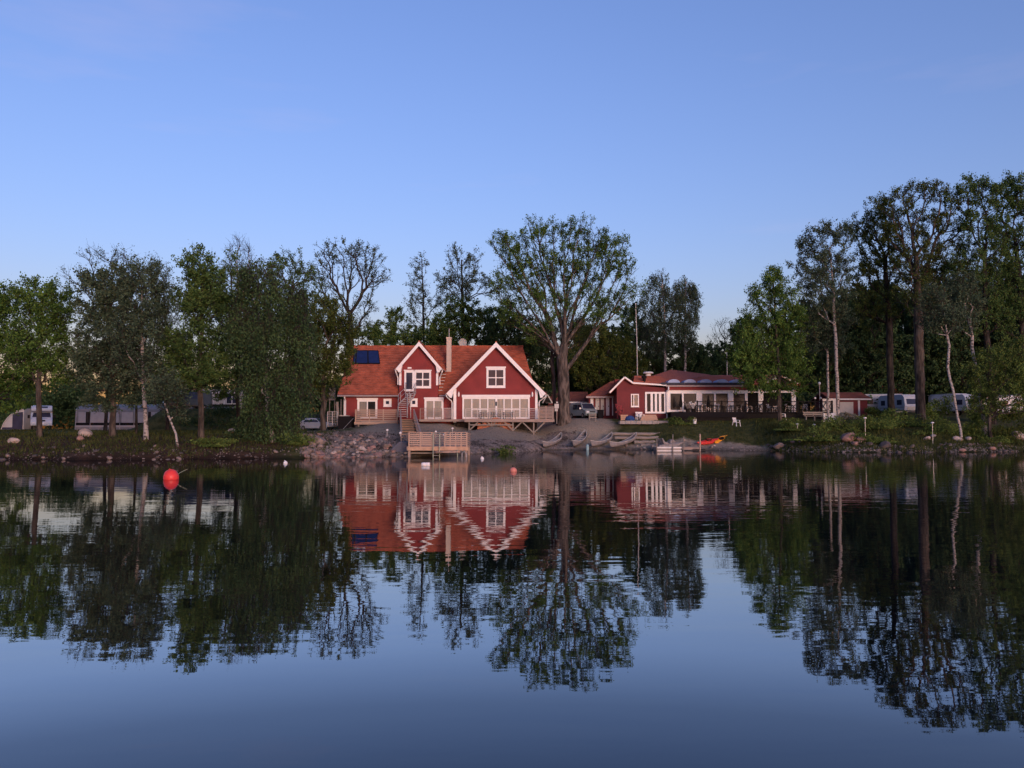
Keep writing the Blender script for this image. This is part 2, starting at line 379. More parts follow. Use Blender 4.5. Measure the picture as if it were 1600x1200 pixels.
def terrain_mat():
    m, t, b = nodes_of('terrain_surface'); N = t.nodes; L = t.links; setp(b, Roughness=.95); b.inputs['Specular IOR Level'].default_value = .1
    tc = N.new('ShaderNodeTexCoord')
    def ns(scale, det=6):
        n = N.new('ShaderNodeTexNoise'); n.inputs['Scale'].default_value = scale; n.inputs['Detail'].default_value = det
        L.new(tc.outputs['Object'], n.inputs['Vector']); return n
    def ramp(src, c0, c1, p0=.35, p1=.65):
        r = N.new('ShaderNodeValToRGB'); r.color_ramp.elements[0].color = c0+(1,); r.color_ramp.elements[1].color = c1+(1,)
        r.color_ramp.elements[0].position = p0; r.color_ramp.elements[1].position = p1; L.new(src, r.inputs[0]); return r
    n1 = ns(1.3); n2 = ns(7); n3 = ns(.35, 3)
    g = ramp(n1.outputs['Fac'], (.034,.042,.014), (.090,.092,.034))
    gr = ramp(n2.outputs['Fac'], (.205,.172,.128), (.355,.30,.225))
    so = ramp(n1.outputs['Fac'], (.035,.024,.016), (.085,.050,.034))
    def mix(f, a, c):
        x = N.new('ShaderNodeMixRGB'); L.new(f, x.inputs[0]); L.new(a, x.inputs[1]); L.new(c, x.inputs[2]); return x
    def att(nm):
        a = N.new('ShaderNodeAttribute'); a.attribute_name = nm; return a
    def soft(fac):
        ad = N.new('ShaderNodeMath'); ad.operation = 'MULTIPLY_ADD'; ad.inputs[1].default_value = 1.6; L.new(fac, ad.inputs[0])
        mu = N.new('ShaderNodeMath'); mu.operation = 'MULTIPLY_ADD'; mu.inputs[1].default_value = 1.2; mu.inputs[2].default_value = -.9
        L.new(n1.outputs['Fac'], mu.inputs[0]); L.new(mu.outputs[0], ad.inputs[2]); ad.use_clamp = True; return ad
    m1 = mix(soft(att('soil').outputs['Fac']).outputs[0], g.outputs[0], so.outputs[0])
    m2 = mix(soft(att('gravel').outputs['Fac']).outputs[0], m1.outputs[0], gr.outputs[0])
    # wet rim at the waterline: a band of soaked, darker ground
    sp = N.new('ShaderNodeSeparateXYZ'); L.new(tc.outputs['Object'], sp.inputs[0])
    wr = N.new('ShaderNodeMapRange'); wr.inputs[1].default_value = .08; wr.inputs[2].default_value = .30; wr.inputs[3].default_value = .45; wr.inputs[4].default_value = 1
    L.new(sp.outputs[2], wr.inputs[0])
    mw = N.new('ShaderNodeMixRGB'); mw.blend_type = 'MULTIPLY'; mw.inputs[0].default_value = 1; L.new(m2.outputs[0], mw.inputs[1]); L.new(wr.outputs[0], mw.inputs[2])
    L.new(mw.outputs[0], b.inputs['Base Color'])
    bp = N.new('ShaderNodeBump'); bp.inputs['Distance'].default_value = .10; L.new(n2.outputs['Fac'], bp.inputs['Height']); L.new(bp.outputs[0], b.inputs['Normal'])
    return m
terrain = raw_mesh('ground', TV, TF, 4, terrain_mat()); terrain['kind'] = 'structure'
for nm, arr in (('gravel', gm), ('soil', sm_)):
    a = terrain.data.attributes.new(nm, 'FLOAT', 'POINT'); a.data.foreach_set('value', arr.astype(np.float32))
terrain.data.polygons.foreach_set('use_smooth', [True]*len(terrain.data.polygons))
WL['ground'] = Vector((0,0,0))

def water_mat():
    m, t, b = nodes_of('lake_water'); N = t.nodes; L = t.links
    N.remove(b); out = N['Material Output']; gl = N.new('ShaderNodeBsdfGlossy'); gl.inputs['Roughness'].default_value = .012
    df = N.new('ShaderNodeBsdfDiffuse'); df.inputs['Color'].default_value = (.005,.007,.012,1)
    lw = N.new('ShaderNodeLayerWeight'); lw.inputs['Blend'].default_value = .5; fr = N.new('ShaderNodeValToRGB'); E = fr.color_ramp.elements
    E[0].position = 0; E[0].color = (.03,.03,.03,1); E[1].position = 1; E[1].color = (.9,.9,.9,1)      # how much a calm lake mirrors, by glancing angle
    for p_, v_ in ((.5,.08), (.63,.18), (.70,.31), (.758,.56), (.833,.71), (.90,.66)):
        e = E.new(p_); e.color = (v_,v_,v_,1)
    mx = N.new('ShaderNodeMixShader'); L.new(lw.outputs['Facing'], fr.inputs[0]); L.new(fr.outputs[0], mx.inputs[0]); L.new(df.outputs[0], mx.inputs[1]); L.new(gl.outputs[0], mx.inputs[2]); L.new(mx.outputs[0], out.inputs[0])
    tc = N.new('ShaderNodeTexCoord')
    def ns(sc_, rot, scale, det, dist):
        mp = N.new('ShaderNodeMapping'); mp.inputs['Scale'].default_value = sc_; mp.inputs['Rotation'].default_value = (0,0,rot)
        L.new(tc.outputs['Object'], mp.inputs[0]); n = N.new('ShaderNodeTexNoise'); n.inputs['Scale'].default_value = scale
        n.inputs['Detail'].default_value = det; n.inputs['Distortion'].default_value = dist; L.new(mp.outputs[0], n.inputs['Vector']); return n
    a = ns((.30,1,1), .10, 1.1, 2, .3); c = ns((.45,1,1), -.14, 4.0, 2, .2)
    ar = ns((.5,1,1), .2, .035, 2, .5)         # breeze patches
    mr = N.new('ShaderNodeMapRange'); mr.inputs[1].default_value = .38; mr.inputs[2].default_value = .62; mr.inputs[3].default_value = .35; mr.inputs[4].default_value = 1.25
    L.new(ar.outputs['Fac'], mr.inputs[0])
    ad = N.new('ShaderNodeMath'); ad.operation = 'MULTIPLY_ADD'; ad.inputs[1].default_value = .22; L.new(c.outputs['Fac'], ad.inputs[0]); L.new(a.outputs['Fac'], ad.inputs[2])
    mu = N.new('ShaderNodeMath'); mu.operation = 'MULTIPLY'; L.new(ad.outputs[0], mu.inputs[0]); L.new(mr.outputs[0], mu.inputs[1])
    bp = N.new('ShaderNodeBump'); bp.inputs['Strength'].default_value = 1; bp.inputs['Distance'].default_value = WAVE; L.new(mu.outputs[0], bp.inputs['Height'])
    L.new(bp.outputs[0], gl.inputs['Normal'])
    return m
WAVE = .0085
wb = MB(); wb.quad((-2500,-1500,0),(2500,-1500,0),(2500,140,0),(-2500,140,0))
water = wb.build('water', water_mat()); water['kind'] = 'structure'
# ------------------------------------------------------------------ red two-gabled house
def roof_slab(mb, e0, e1, r1, r0, n=14, th=.14, lift=.06):
    """stepped tile courses from eave edge e0-e1 up to ridge edge r0-r1, with an underside"""
    e0, e1, r0, r1 = map(Vector, (e0, e1, r0, r1))
    nr = (e1-e0).cross(r0-e0).normalized()
    if nr.z < 0: nr = -nr
    for k in range(n):
        a, b = k/n, (k+1)/n
        p = [e0.lerp(r0, a)+nr*lift, e1.lerp(r1, a)+nr*lift, e1.lerp(r1, b), e0.lerp(r0, b)]
        mb.quad(*p)
        mb.quad(e0.lerp(r0, a)-nr*.02, e1.lerp(r1, a)-nr*.02, p[1], p[0])
    for a, b in ((e0, r0), (e1, r1)):
        mb.quad(a+nr*lift, b+nr*lift*.5, b-nr*th, a-nr*th)
    mb.quad(e0-nr*th, e1-nr*th, r1-nr*th, r0-nr*th)
    mb.quad(e0-nr*th, e1-nr*th, e1+nr*lift, e0+nr*lift)
def hspan(px0, px1, D): return X(px0, D), X(px1, D)

def window(parent, x0, x1, z0, z1, y, cols, rows, name='window', glass='glass', fw=.13, mw=.07, proud=.07, head=0, blind=None, dirx=None, sill=True, label=None, casing='white'):
    """opening on a wall facing -Y at y: casing + muntins are the part, panes (and blinds behind) the sub-parts"""
    f = MB(); yf = y - proud
    f.box(x0, x0+fw, yf, y+.02, z0, z1); f.box(x1-fw, x1, yf, y+.02, z0, z1)
    f.box(x0+fw, x1-fw, yf+.003, y+.02, z1-fw, z1); f.box(x0+fw, x1-fw, yf+.003, y+.02, z0, z0+fw)
    if head: f.box(x0-.06, x1+.06, yf-.05, y+.02, z1, z1+head)
    if sill: f.box(x0-.03, x1+.03, yf-.05, y+.02, z0-.06, z0)
    ix0, ix1, iz0, iz1 = x0+fw, x1-fw, z0+fw, z1-fw
    xs = [lerp(ix0, ix1, c) for c in [0]+list(cols)+[1]]
    for xx in xs[1:-1]: f.box(xx-mw/2, xx+mw/2, yf+.015, y+.02, iz0, iz1)
    part_rows = rows if isinstance(rows, list) else [rows]*(len(xs)-1)
    cells = []
    for i in range(len(xs)-1):
        a = xs[i] + (mw/2 if i else 0); b_ = xs[i+1] - (mw/2 if i < len(xs)-2 else 0)
        zs = [lerp(iz0, iz1, c) for c in [0]+list(part_rows[i])+[1]]
        for zz in zs[1:-1]: f.box(a, b_, yf+.018, y+.02, zz-mw/2, zz+mw/2)
        for j in range(len(zs)-1):
            cells.append((a, b_, zs[j]+(mw/2 if j else 0), zs[j+1]-(mw/2 if j < len(zs)-2 else 0)))
    o = f.build(name, M[casing], parent)
    if label: o['label'] = label
    for k, (a, b_, c, d) in enumerate(cells):
        g = MB(); g.box(a, b_, y-.030, y-.022, c, d); g.build('pane', M['cglass' if blind else glass], o)
        if blind:
            bm = blind[k % len(blind)] if isinstance(blind, list) else blind
            q = MB(); q.box(a, b_, y-.010, y-.004, c, d); q.build('blind', M[bm], o)
    return o

G = 91.0                                     # depth of the big gable wall
DK = Z(655, G)                               # deck floor
house = thing('red_house', 'big red two storey wooden house with two white trimmed gables above the deck', 'house', (-8, 97, 2.4))
YM, YE, YR = 93.0, 92.4, 98.0                # main wall, main eave, main ridge
ZE, ZR = Z(617, YE), Z(542, YR)
xl, xr = X(527, YE), 2.7
wl = MB()
wx0, wx1 = xl+.55, 1.0
def body(mb, x0, x1):                        # main body, pentagon along x
    mb.prism([(YM, 2.1), (YM, ZE+.45), (YR, ZR-.12), (103.0, ZE+.45), (103.0, 2.1)], 'x', x0, x1)
body(wl, wx0, wx1); wl.build('wall', M['red'], house)
rf = MB()
roof_slab(rf, (xl, YE, ZE), (xr, YE, ZE), (1.25, YR, ZR), (xl+.45, YR, ZR), 20)
roof_slab(rf, (xr, 103.6, ZE), (xl, 103.6, ZE), (xl+.45, YR, ZR), (1.25, YR, ZR), 10)
rf.tube([(xl+.4, YR, ZR+.06), (1.3, YR, ZR+.06)], .11, 6)
roof = rf.build('roof', M['tile'], house)


# big cross gable
gx0, gx1 = X(708.5, G), X(840, G)
gc = X(775, 90.4); gz = Z(535, 90.4); gE = Z(615.5, 90.4); ge0, ge1 = X(697, 90.4), X(853, 90.4)
sl = (gz-gE)/(gc-ge0); sr = (gz-gE)/(ge1-gc)
g = MB(); g.prism([(gx0, DK-.28), (gx1, DK-.28), (gx1, gz-sr*(gx1-gc)-.1), (gc, gz-.14), (gx0, gz-sl*(gc-gx0)-.1)], 'y', G, 98.5)
g.build('gable_wall', M['red'], house)
r2 = MB(); zb = .05
roof_slab(r2, (ge0, 90.42, gE), (ge0, 98.2, gE), (gc, 98.2, gz), (gc, 90.42, gz), 18)
roof_slab(r2, (ge1, 98.2, gE), (ge1, 90.42, gE), (gc, 90.42, gz), (gc, 98.2, gz), 18)
r2.tube([(gc, 90.40, gz+.05), (gc, 98.2, gz+.05)], .10, 6)
r2.build('gable_roof', M['tile'], house)
def bargeboards(cx, cz, x0, x1, ze, y, wd, parent):
    for xe in (x0, x1):
        b = MB(); s = 1 if xe > cx else -1
        d = Vector((xe-cx, 0, ze-cz)).normalized(); n = Vector((-d.z, 0, d.x)); n = n if n.z < 0 else -n
        a = Vector((cx, y, cz+.03)); e = Vector((xe, y, ze+.03))
        vs = [a, e, e+n*wd*1.0, Vector((cx, y, cz+.03-wd/abs(d.x)*1.0))]
        vs2 = [v+Vector((0,.05,0)) for v in vs]
        b.add(vs+vs2, [(0,1,2,3),(7,6,5,4),(0,4,5,1),(1,5,6,2),(2,6,7,3),(3,7,4,0)])
        # boxed eave end
        p = e - d*.75 + n*wd; q = e + n*wd
        b.prism([(p.x,p.z),(q.x,q.z),(q.x-s*.10,q.z-.16),(q.x-s*.32,q.z-.20)], 'y', y+.055, y+.62)
        b.build('bargeboard', M['white'], parent)
bargeboards(gc, gz, ge0, ge1, gE, 90.36, .36, house)
for a, b_ in ((gx0, gx0+.30), (gx1-.26, gx1)):
    piece('corner_board', M['white'], house, ((a+b_)/2, G-.03, DK-.35), ((a+b_)/2, G-.03, (gz-sr*abs((a+b_)/2-gc))-.35), b_-a, .07, up=(0,1,0))
window(house, X(760, G), X(789.6, G), Z(605.5, G), Z(575, G), G, [.5], [[.5]]*2, head=.15, fw=.22, mw=.10, label='upper four paned window in the big gable')
zt, zb_ = Z(621, G), DK+.05
cols8 = [.115, .25, .375, .5, .515, .64, .76, .885]
window(house, X(722.5, G), X(827.6, G), zb_, zt, G, [.122,.25,.372,.497,.625,.745,.872], [[], [.45], [.45], [], [], [.45], [.45], []], name='glazed_door_front', fw=.17, mw=.12, head=.28,
       blind=['blind'], label='wide row of folding glass doors with beige blinds', sill=False)
cx_ = X(775.5, G)
MB().box(cx_-.10, cx_+.10, G-.10, G-.056, zb_, zt-.17).build('door_stile', M['white'], house)
MB().box(cx_-.07, cx_+.06, G-.16, G-.101, zt-.9, zt-.45).build('door_handle', M['dark'], house)
for px in (716.7, 831.8):
    l = MB(); xx = X(px, G); zz = Z(616, G)
    l.box(xx-.05, xx+.05, G-.10, G, zz-.05, zz+.08); l.lathe([(.05,.30),(.09,.12),(.10,-.05),(.07,-.20),(.03,-.22)], (xx, G-.16, zz-.05), 8); l.build('wall_lamp', M['white'], house)

# narrow dormer gable
DW = 92.2; dcx = X(654, 91.6); dz = Z(534, 91.6); dE = Z(577, 91.6); d0, d1 = X(617.3, 91.6), X(690.7, 91.6)
dw0, dw1 = X(623.5, DW), X(684.5, DW); ds = (dz-dE)/(dcx-d0)
g = MB(); g.prism([(dw0, 2.2), (dw1, 2.2), (dw1, dz-ds*(dw1-dcx)-.1), (dcx, dz-.14), (dw0, dz-ds*(dcx-dw0)-.1)], 'y', DW, 98.3)
g.build('dormer_wall', M['red'], house)
r3 = MB()
roof_slab(r3, (d0, 91.62, dE), (d0, 98.0, dE), (dcx, 98.0, dz), (dcx, 91.62, dz), 9)
roof_slab(r3, (d1, 98.0, dE), (d1, 91.62, dE), (dcx, 91.62, dz), (dcx, 98.0, dz), 9)
r3.tube([(dcx, 91.6, dz+.05), (dcx, 98.0, dz+.05)], .10, 6)
r3.build('dormer_roof', M['tile'], house)
bargeboards(dcx, dz, d0, d1, dE, 91.56, .30, house)
for xx in (dw0+.11, dw1-.11):
    piece('corner_board', M['white'], house, (xx, DW-.03, Z(602, DW)), (xx, DW-.03, dz-ds*abs(xx-dcx)-.3), .24, .07, up=(0,1,0))
# dormer balcony door and window in one white frame
zc, zt2 = Z(611, DW), Z(579.5, DW); zs = Z(606, DW)
window(house, X(631.5, DW), X(646.9, DW), zc, zt2, DW, [], [[]], name='balcony_door', fw=.20, head=.11, label='tall glazed balcony door in the dormer', sill=False)
window(house, X(647, DW)+.004, X(673.3, DW), zs, zt2, DW, [.5], [[.5]]*2, fw=.20, mw=.12, head=.11, label='four paned window beside the balcony door')
MB().box(X(636.6,DW), X(642.6,DW), DW-.12, DW, Z(576.2,DW), Z(573.8,DW)).build('wall_lamp', M['white'], house)

# ground floor of the recessed wall
bay = MB(); bay.box(dw1-.05, gx0-.12, DW, YM+.2, 2.2, ZE-.22); bay.build('wall', M['red'], house)
for px0, px1, pyt in ((558.3, 589.6, 624.5), (663.2, 692.8, 623.5)):
    DD = YM if px0 < 600 else DW
    window(house, X(px0, DD), X(px1, DD), DK+.02, Z(pyt, DD), DD, [.5], [[], []], name='sliding_door', fw=.22, mw=.12, head=.18,
           blind=(['curtain', 'dark'] if px0 < 600 else ['blind']), sill=False, label='white sliding door by the hot tub end of the deck' if px0 < 600 else 'white sliding door with beige blinds')
window(house, X(599.2, YM), X(611.6, YM), Z(635, YM), Z(623, YM), YM, [], [[]], fw=.26, label='small square window left of the steel stair')
window(house, X(640.5, DW), X(652.3, DW), Z(635, DW), Z(622.5, DW), DW, [], [[]], fw=.24, label='small square window under the balcony door')

# chimney, aerial, dish, solar collectors, gutters
zc0, zc1 = Z(577, 95.2), Z(527.5, 95.4)
chx0, chx1 = X(697.6, 95.2), X(704.8, 95.2)
ch = MB(); ch.box(chx0, chx1, 94.95, 95.7, zc0-1.0, zc1); ch.box(chx0-.05, chx1+.05, 94.9, 95.75, zc1-.18, zc1-.002)
chim = ch.build('chimney', M['chim'], house)
MB().tube([((chx0+chx1)/2, 95.3, zc1), ((chx0+chx1)/2, 95.3, zc1+1.0)], .035, 6).build('flue_pipe', M['steel'], chim)
def on_roof(px, py, off=.0):                 # point on the front slope of the main roof
    k = (ZR-ZE)/(YR-YE); lo, hi = YE, YR
    for _ in range(40):
        m = (lo+hi)/2
        if Z(py, m) > ZE+k*(m-YE): lo = m
        else: hi = m
    m = (lo+hi)/2; n = Vector((0, -k, 1)).normalized()
    return Vector((X(px, m, py), m, ZE+k*(m-YE))) + n*off
def solar(px):
    b = MB(); o_ = [on_roof(px[0], 549.5), on_roof(px[1], 549.5), on_roof(px[2], 569.5), on_roof(px[3], 569.5)]
    n = Vector((0, -(ZR-ZE)/(YR-YE), 1)).normalized(); top = [p+n*.17 for p in o_]; low = [p+n*.03 for p in o_]
    b.add(top+low, [(0,1,2,3),(0,4,5,1),(1,5,6,2),(2,6,7,3),(3,7,4,0)]); p = b.build('solar_panel', M['solar'], house)
    fr = MB()
    for i in range(4): fr.beam(top[i], top[(i+1)%4], .07, .07, n)
    fr.build('panel_frame', M['black'], p)
for px in ((553.5, 557.0, 555.8, 552), (557.6, 574.6, 575.0, 556.6), (575.2, 591.2, 593.8, 575.8)): solar(px)
for i in range(7):                           # roof steps below the chimney
    p = on_roof(695 - i*1.1, 581 + i*5, .10); piece('roof_step', M['steel'], house, p-Vector((.22,0,0)), p+Vector((.22,0,0)), .14, .06)
# gutters along the main eave
for a, b_ in ((xl-.02, dw0-.15), (dw1+.1, ge0+.1)):
    MB().tube([(a, YE-.06, ZE-.10), (b_, YE-.06, ZE-.10)], .085, 8).build('gutter', M['gutter'], house)
    MB().box(a, b_, YE+.0, YM+.02, ZE-.20, ZE-.13).build('eave_soffit', M['white2'], house)
def downpipe(pts): MB().tube(pts, .065, 8).build('downpipe', M['pipe'], house)
xx = X(540, YM)
downpipe([(xx-.1, YE-.02, ZE-.12), (xx-.02, YE+.1, ZE-.35), (xx, YM-.12, ZE-.6), (xx, YM-.12, DK-.2)])
piece('corner_board', M['white'], house, (X(538.3, YM), YM-.03, DK-.2), (X(538.3, YM), YM-.03, ZE-.22), .16, .07, up=(0,1,0))
for xe, xw, sgn, y0, yw, ze, zlow in ((d0, dw0, 1, 91.75, DW, dE, Z(601,DW)), (d1, dw1, -1, 91.75, DW, dE, Z(601,DW)), (ge0, gx0, 1, 90.6, G, gE, DK-.2), (ge1, gx1, -1, 90.6, G, gE, DK-.2)):
    ox = xw - sgn*.16
    downpipe([(xe-sgn*.02, y0, ze-.06), (xe+sgn*.04, y0, ze-.30), (ox-sgn*.05, yw+.05, ze-.75), (ox, yw+.08, ze-.95), (ox, yw+.08, zlow)])
    MB().tube([(xe-sgn*.05, y0-.1, ze-.02), (xe-sgn*.05, 98, ze-.02)], .075, 8).build('gutter', M['gutter'], house)
MB().box(gx0+.05, gx1-.05, G+.25, G+5, 1.4, DK-.2).build('foundation', M['barkdk'], house)  # dark bark colour puts the shade under the deck into the foundation
MB().box(wx0, gx0-.05, YM-.06, YM+.02, 2.15, DK-.12).build('foundation', M['conc'], house)
# satellite dish on a post behind the ridge
sd = thing('satellite_dish', 'pale round satellite dish showing just above the ridge between the gables', 'satellite dish', (X(723,104), 104, 5))
q = MB(); q.tube([(X(723,104),104,4), (X(723,104),104,Z(538,104))], .05, 6); q.build('mast', M['steel'], sd)
q = MB(); q.lathe([(.02,0),(.30,-.03),(.48,-.12),(.50,-.13),(.30,-.06),(.02,-.03)], (X(723,104), 103.8, Z(535.5,104)), 14, 'y'); q.build('dish', M['cream'], sd)
sd.location.z = 5

# ------------------------------------------------------------------ decks, stairs, pier
def railing(parent, p0, p1, h, posts, nrails, wood, rw=.10, rh=.04, pw=.09, cap=True, z0=.12):
    """posts and horizontal rails between two floor points: the top rail is the part, posts and rails its sub-parts"""
    p0 = Vector(p0); p1 = Vector(p1); up = Vector((0,0,h))
    top = piece('railing', wood, parent, p0+up, p1+up, .13, .045) if cap else piece('railing', wood, parent, p0+up, p1+up, .05, .05)
    inv = top.matrix_basis.inverted(); off = WL[parent.name]
    def sub(o):                              # keep the sub-part where it stands
        o.parent = top; o.matrix_parent_inverse = inv; return o
    for k in range(posts):
        q = p0.lerp(p1, k/(posts-1)); b = piece('post', wood, parent, q-Vector((0,0,.12)), q+up-Vector((0,0,.025)), pw, pw); sub(b)
    side = (p1-p0).normalized().cross(Vector((0,0,1)))*.055
    for k in range(nrails):
        z = Vector((0,0,lerp(z0, h-.16, k/max(1,nrails-1)))); sub(piece('rail', wood, parent, p0+z+side, p1+z+side, rh, rw))
    return top

DKY = 88.6                                   # front edge of the right deck
deck = thing('timber_deck', 'raised timber deck with trestle legs along the lake side of the red house', 'deck', (-5, 90, DK-.2))
xa, xb = X(726, DKY), X(866, DKY)
def deck_floor(x0, x1, y0, y1, z, nm='deck_board'):
    n = max(2, int((y1-y0)/.30)); s = (y1-y0)/n
    for i in range(n): piece(nm, M['wood'], deck, (x0, y0+s*(i+.5), z-.03), (x1, y0+s*(i+.5), z-.03), s-.012, .05)
deck_floor(xa, xb, DKY, G-.05, DK)
MB().box(xa-.02, xb+.02, DKY-.05, DKY, DK-.32, DK-.005).build('fascia', M['wood2'], deck)
# left deck, a little lower at the front
DL = 90.0; zL = Z(659, DL); la, lb = X(554, DL), X(622, DL)
deck_floor(la, lb, DL, YM-.08, zL+.0)
MB().box(la-.02, lb+.02, DL-.05, DL, zL-.30, zL-.005).build('fascia', M['wood'], deck)
DMd = 90.4; ma, mb_ = X(655, DMd), X(708, DMd)
deck_floor(lb+.02, ma+.0, 90.9, YM-.08, DK-.01); deck_floor(ma+.02, xa-.02, DMd, YM-.08, DK)
MB().box(ma, xa-.04, DMd-.05, DMd, DK-.26, DK-.005).build('fascia', M['wood2'], deck)
# trestle under the right deck
def gz(x, y): return ground(x, y)
tp = [733, 768, 801.5, 834]
yt = 87.6
for i, px in enumerate(tp):
    x = X(px, DKY); ybot = DKY+.3
    piece('trestle_post', M['woodgrey'], deck, (x, ybot, gz(x, ybot)-.2), (x, ybot, DK-.32), .14, .14)
    for s in (-1, 1):
        if i == 0 and s < 0: continue
        hh = min(1.05, DK-.35-gz(x,ybot)-.1)
        piece('brace', M['woodgrey'], deck, (x+s*.06, ybot-.09, DK-.35-hh), (x+s*(hh*1.05+.06), ybot-.09, DK-.34), .05, .13)
for a, b_ in zip(tp[:2], tp[1:3]):
    x0, x1 = X(a, DKY), X(b_, DKY); z = max(gz(x0,DKY+.3), gz(x1,DKY+.3))+.18
    piece('cross_beam', M['woodgrey'], deck, (x0, DKY+.18, z), (x1, DKY+.18, z), .06, .14)
for px in (560, 575, 598, 618):
    x = X(px, DL); piece('trestle_post', M['woodgrey'], deck, (x, DL+.2, gz(x,DL+.2)-.2), (x, DL+.2, zL-.30), .14, .14)
# railings
railing(deck, (xa+.1, DKY+.06, DK), (X(841,DKY), DKY+.06, DK), 1.06, 7, 5, M['steel'], .03, .03, .06, False)
railing(deck, (X(842,DKY), DKY+.06, DK), (xb-.1, DKY+.06, DK), 1.32, 3, 8, M['wood2'], .11, .03, .10)
railing(deck, (xb-.1, DKY+.2, DK), (xb-.1, G-.2, DK), 1.1, 3, 6, M['wood2'], .10, .03)
railing(deck, (la+.1, DL+.06, zL), (lb-.1, DL+.06, zL), 1.30, 4, 6, M['wood'], .115, .03, .11)
railing(deck, (la+.1, DL+.2, zL), (la+.1, YM-.3, zL), 1.2, 3, 7, M['wood2'], .085, .03)
railing(deck, (ma+.1, DMd+.06, DK), (X(690,DMd), DMd+.06, DK), 1.15, 4, 7, M['wood2'], .035, .03, .08)
railing(deck, (X(693,DMd), DMd+.06, DK), (X(707,DMd), DMd+.06, DK), 1.15, 2, 9, M['steel'], .03, .03, .07, False)
railing(deck, (X(512,91.5), 91.5, zL-.25), (X(527,91.5), 91.5, zL-.25), 1.35, 3, 7, M['steel'], .03, .03, .10, False)
# porch post at the left end of the house
MB().tube([(X(529,93),93,2.3), (X(526.5,93),93,Z(628,93))], .16, 10).build('leaning_post', M['woodgrey'], deck)
MB().tube([(X(533,94),94,2.3), (X(533,94),94,Z(624,94))], .10, 10).build('porch_post', M['woodgrey'], deck)

# steel stair from the balcony door, turning as it comes down
st = thing('steel_stair', 'galvanised steel stair winding down from the dormer balcony door', 'stair', (X(636,91), 91, DK))
path = [(641.5,612,91.7,16),(641.5,615,91.3,14),(640.5,618,91.0,13),(639,621,90.7,12.5),(636,624,90.5,13),(633,627,90.4,14),(630.5,630,90.4,14.5),(629.6,633,90.3,14.5),(629.4,636.5,90.1,14.5),(629.3,640,89.9,14.5),(629.3,643.5,89.7,14.5),(629.3,647,89.5,14.5),(629.3,650.5,89.3,14.5)]
for k, (px, py, D, wpx) in enumerate(path):
    c = P(px, py, D); hw = wpx/PM(D)/2; dp = .9 if k == 0 else .30
    piece('landing' if k == 0 else 'tread', M['steel'], st, (c.x-hw, c.y, c.z), (c.x+hw, c.y, c.z), dp if k else .9, .05)
for s in (-1, 1):
    pts = [P(px+s*wpx/2, py+1, D) for px, py, D, wpx in path]
    MB().tube(pts, .06, 6).build('stringer', M['steel'], st)
    MB().tube([p+Vector((0,-.02,1.05)) for p in pts], .03, 6).build('handrail', M['steel'], st)
    for k in (0, 2, 5, 8, 12):
        MB().tube([pts[k], pts[k]+Vector((0,-.02,1.05))], .03, 6).build('post', M['steel'], st)
    MB().tube([p+Vector((0,-.02,.55)) for p in pts], .018, 5).build('mid_rail', M['steel'], st)
MB().tube([P(636.5,653,90.6), P(636.5,615,90.6)], .075, 8).build('column', M['steel'], st)
MB().tube([P(641.5,653,91.1), P(641.5,616,91.1)], .06, 8).build('column', M['steel'], st)

# pier on piles
PY0, PY1 = 62.0, 66.6; pz = Z(697.5, PY0)
pier = thing('timber_pier', 'square timber bathing pier on piles at the foot of the long stair', 'pier', (-5.4, 64, pz-.2))
px0, px1 = X(637.5, PY0), X(731.5, PY0)
n = 16
for i in range(n):
    s = (PY1-PY0)/n; piece('deck_board', M['wood'], pier, (px0, PY0+s*(i+.5), pz-.03), (px1, PY0+s*(i+.5), pz-.03), s-.012, .05)
MB().box(px0-.02, px1+.02, PY0-.06, PY0-.003, pz-.30, pz-.008).build('fascia', M['woodor'], pier)
MB().box(px0-.07, px0-.01, PY0-.06, PY1, pz-.30, pz-.008).build('fascia', M['wood2'], pier)
for x in (px0+.1, px1-.15):
    for y in (PY0+.15, PY1-.3): piece('pile', M['wood2'], pier, (x, y, -1.8), (x, y, pz-.06), .17, .17)
piece('cross_beam', M['woodgrey'], pier, (px0-.3, PY0+.5, .28), (px0+2.4, PY0+.5, .28), .10, .10)
railing(pier, (px0+.08, PY0+.08, pz), (X(675,PY0), PY0+.08, pz), 1.02, 3, 6, M['wood'], .095, .03, .10)
railing(pier, (X(695,PY0), PY0+.08, pz), (px1-.1, PY0+.08, pz), 1.02, 5, 6, M['wood'], .08, .03, .09)
railing(pier, (px1-.1, PY0+.2, pz), (px1-.1, PY1-.1, pz), 1.0, 4, 6, M['wood2'], .08, .03, .09)
railing(pier, (px0+.08, PY0+.2, pz), (px0+.08, PY1, pz), 1.0, 4, 6, M['wood2'], .09, .03, .09)
railing(pier, (X(660,PY1), PY1-.1, pz), (px1-.1, PY1-.1, pz), 1.0, 5, 6, M['wood2'], .08, .03, .09)
piece('side_board', M['wood2'], pier, (px0-.45, PY1-1.3, pz+.45), (px0-.45, PY1+.4, pz+.45), .05, 1.0)
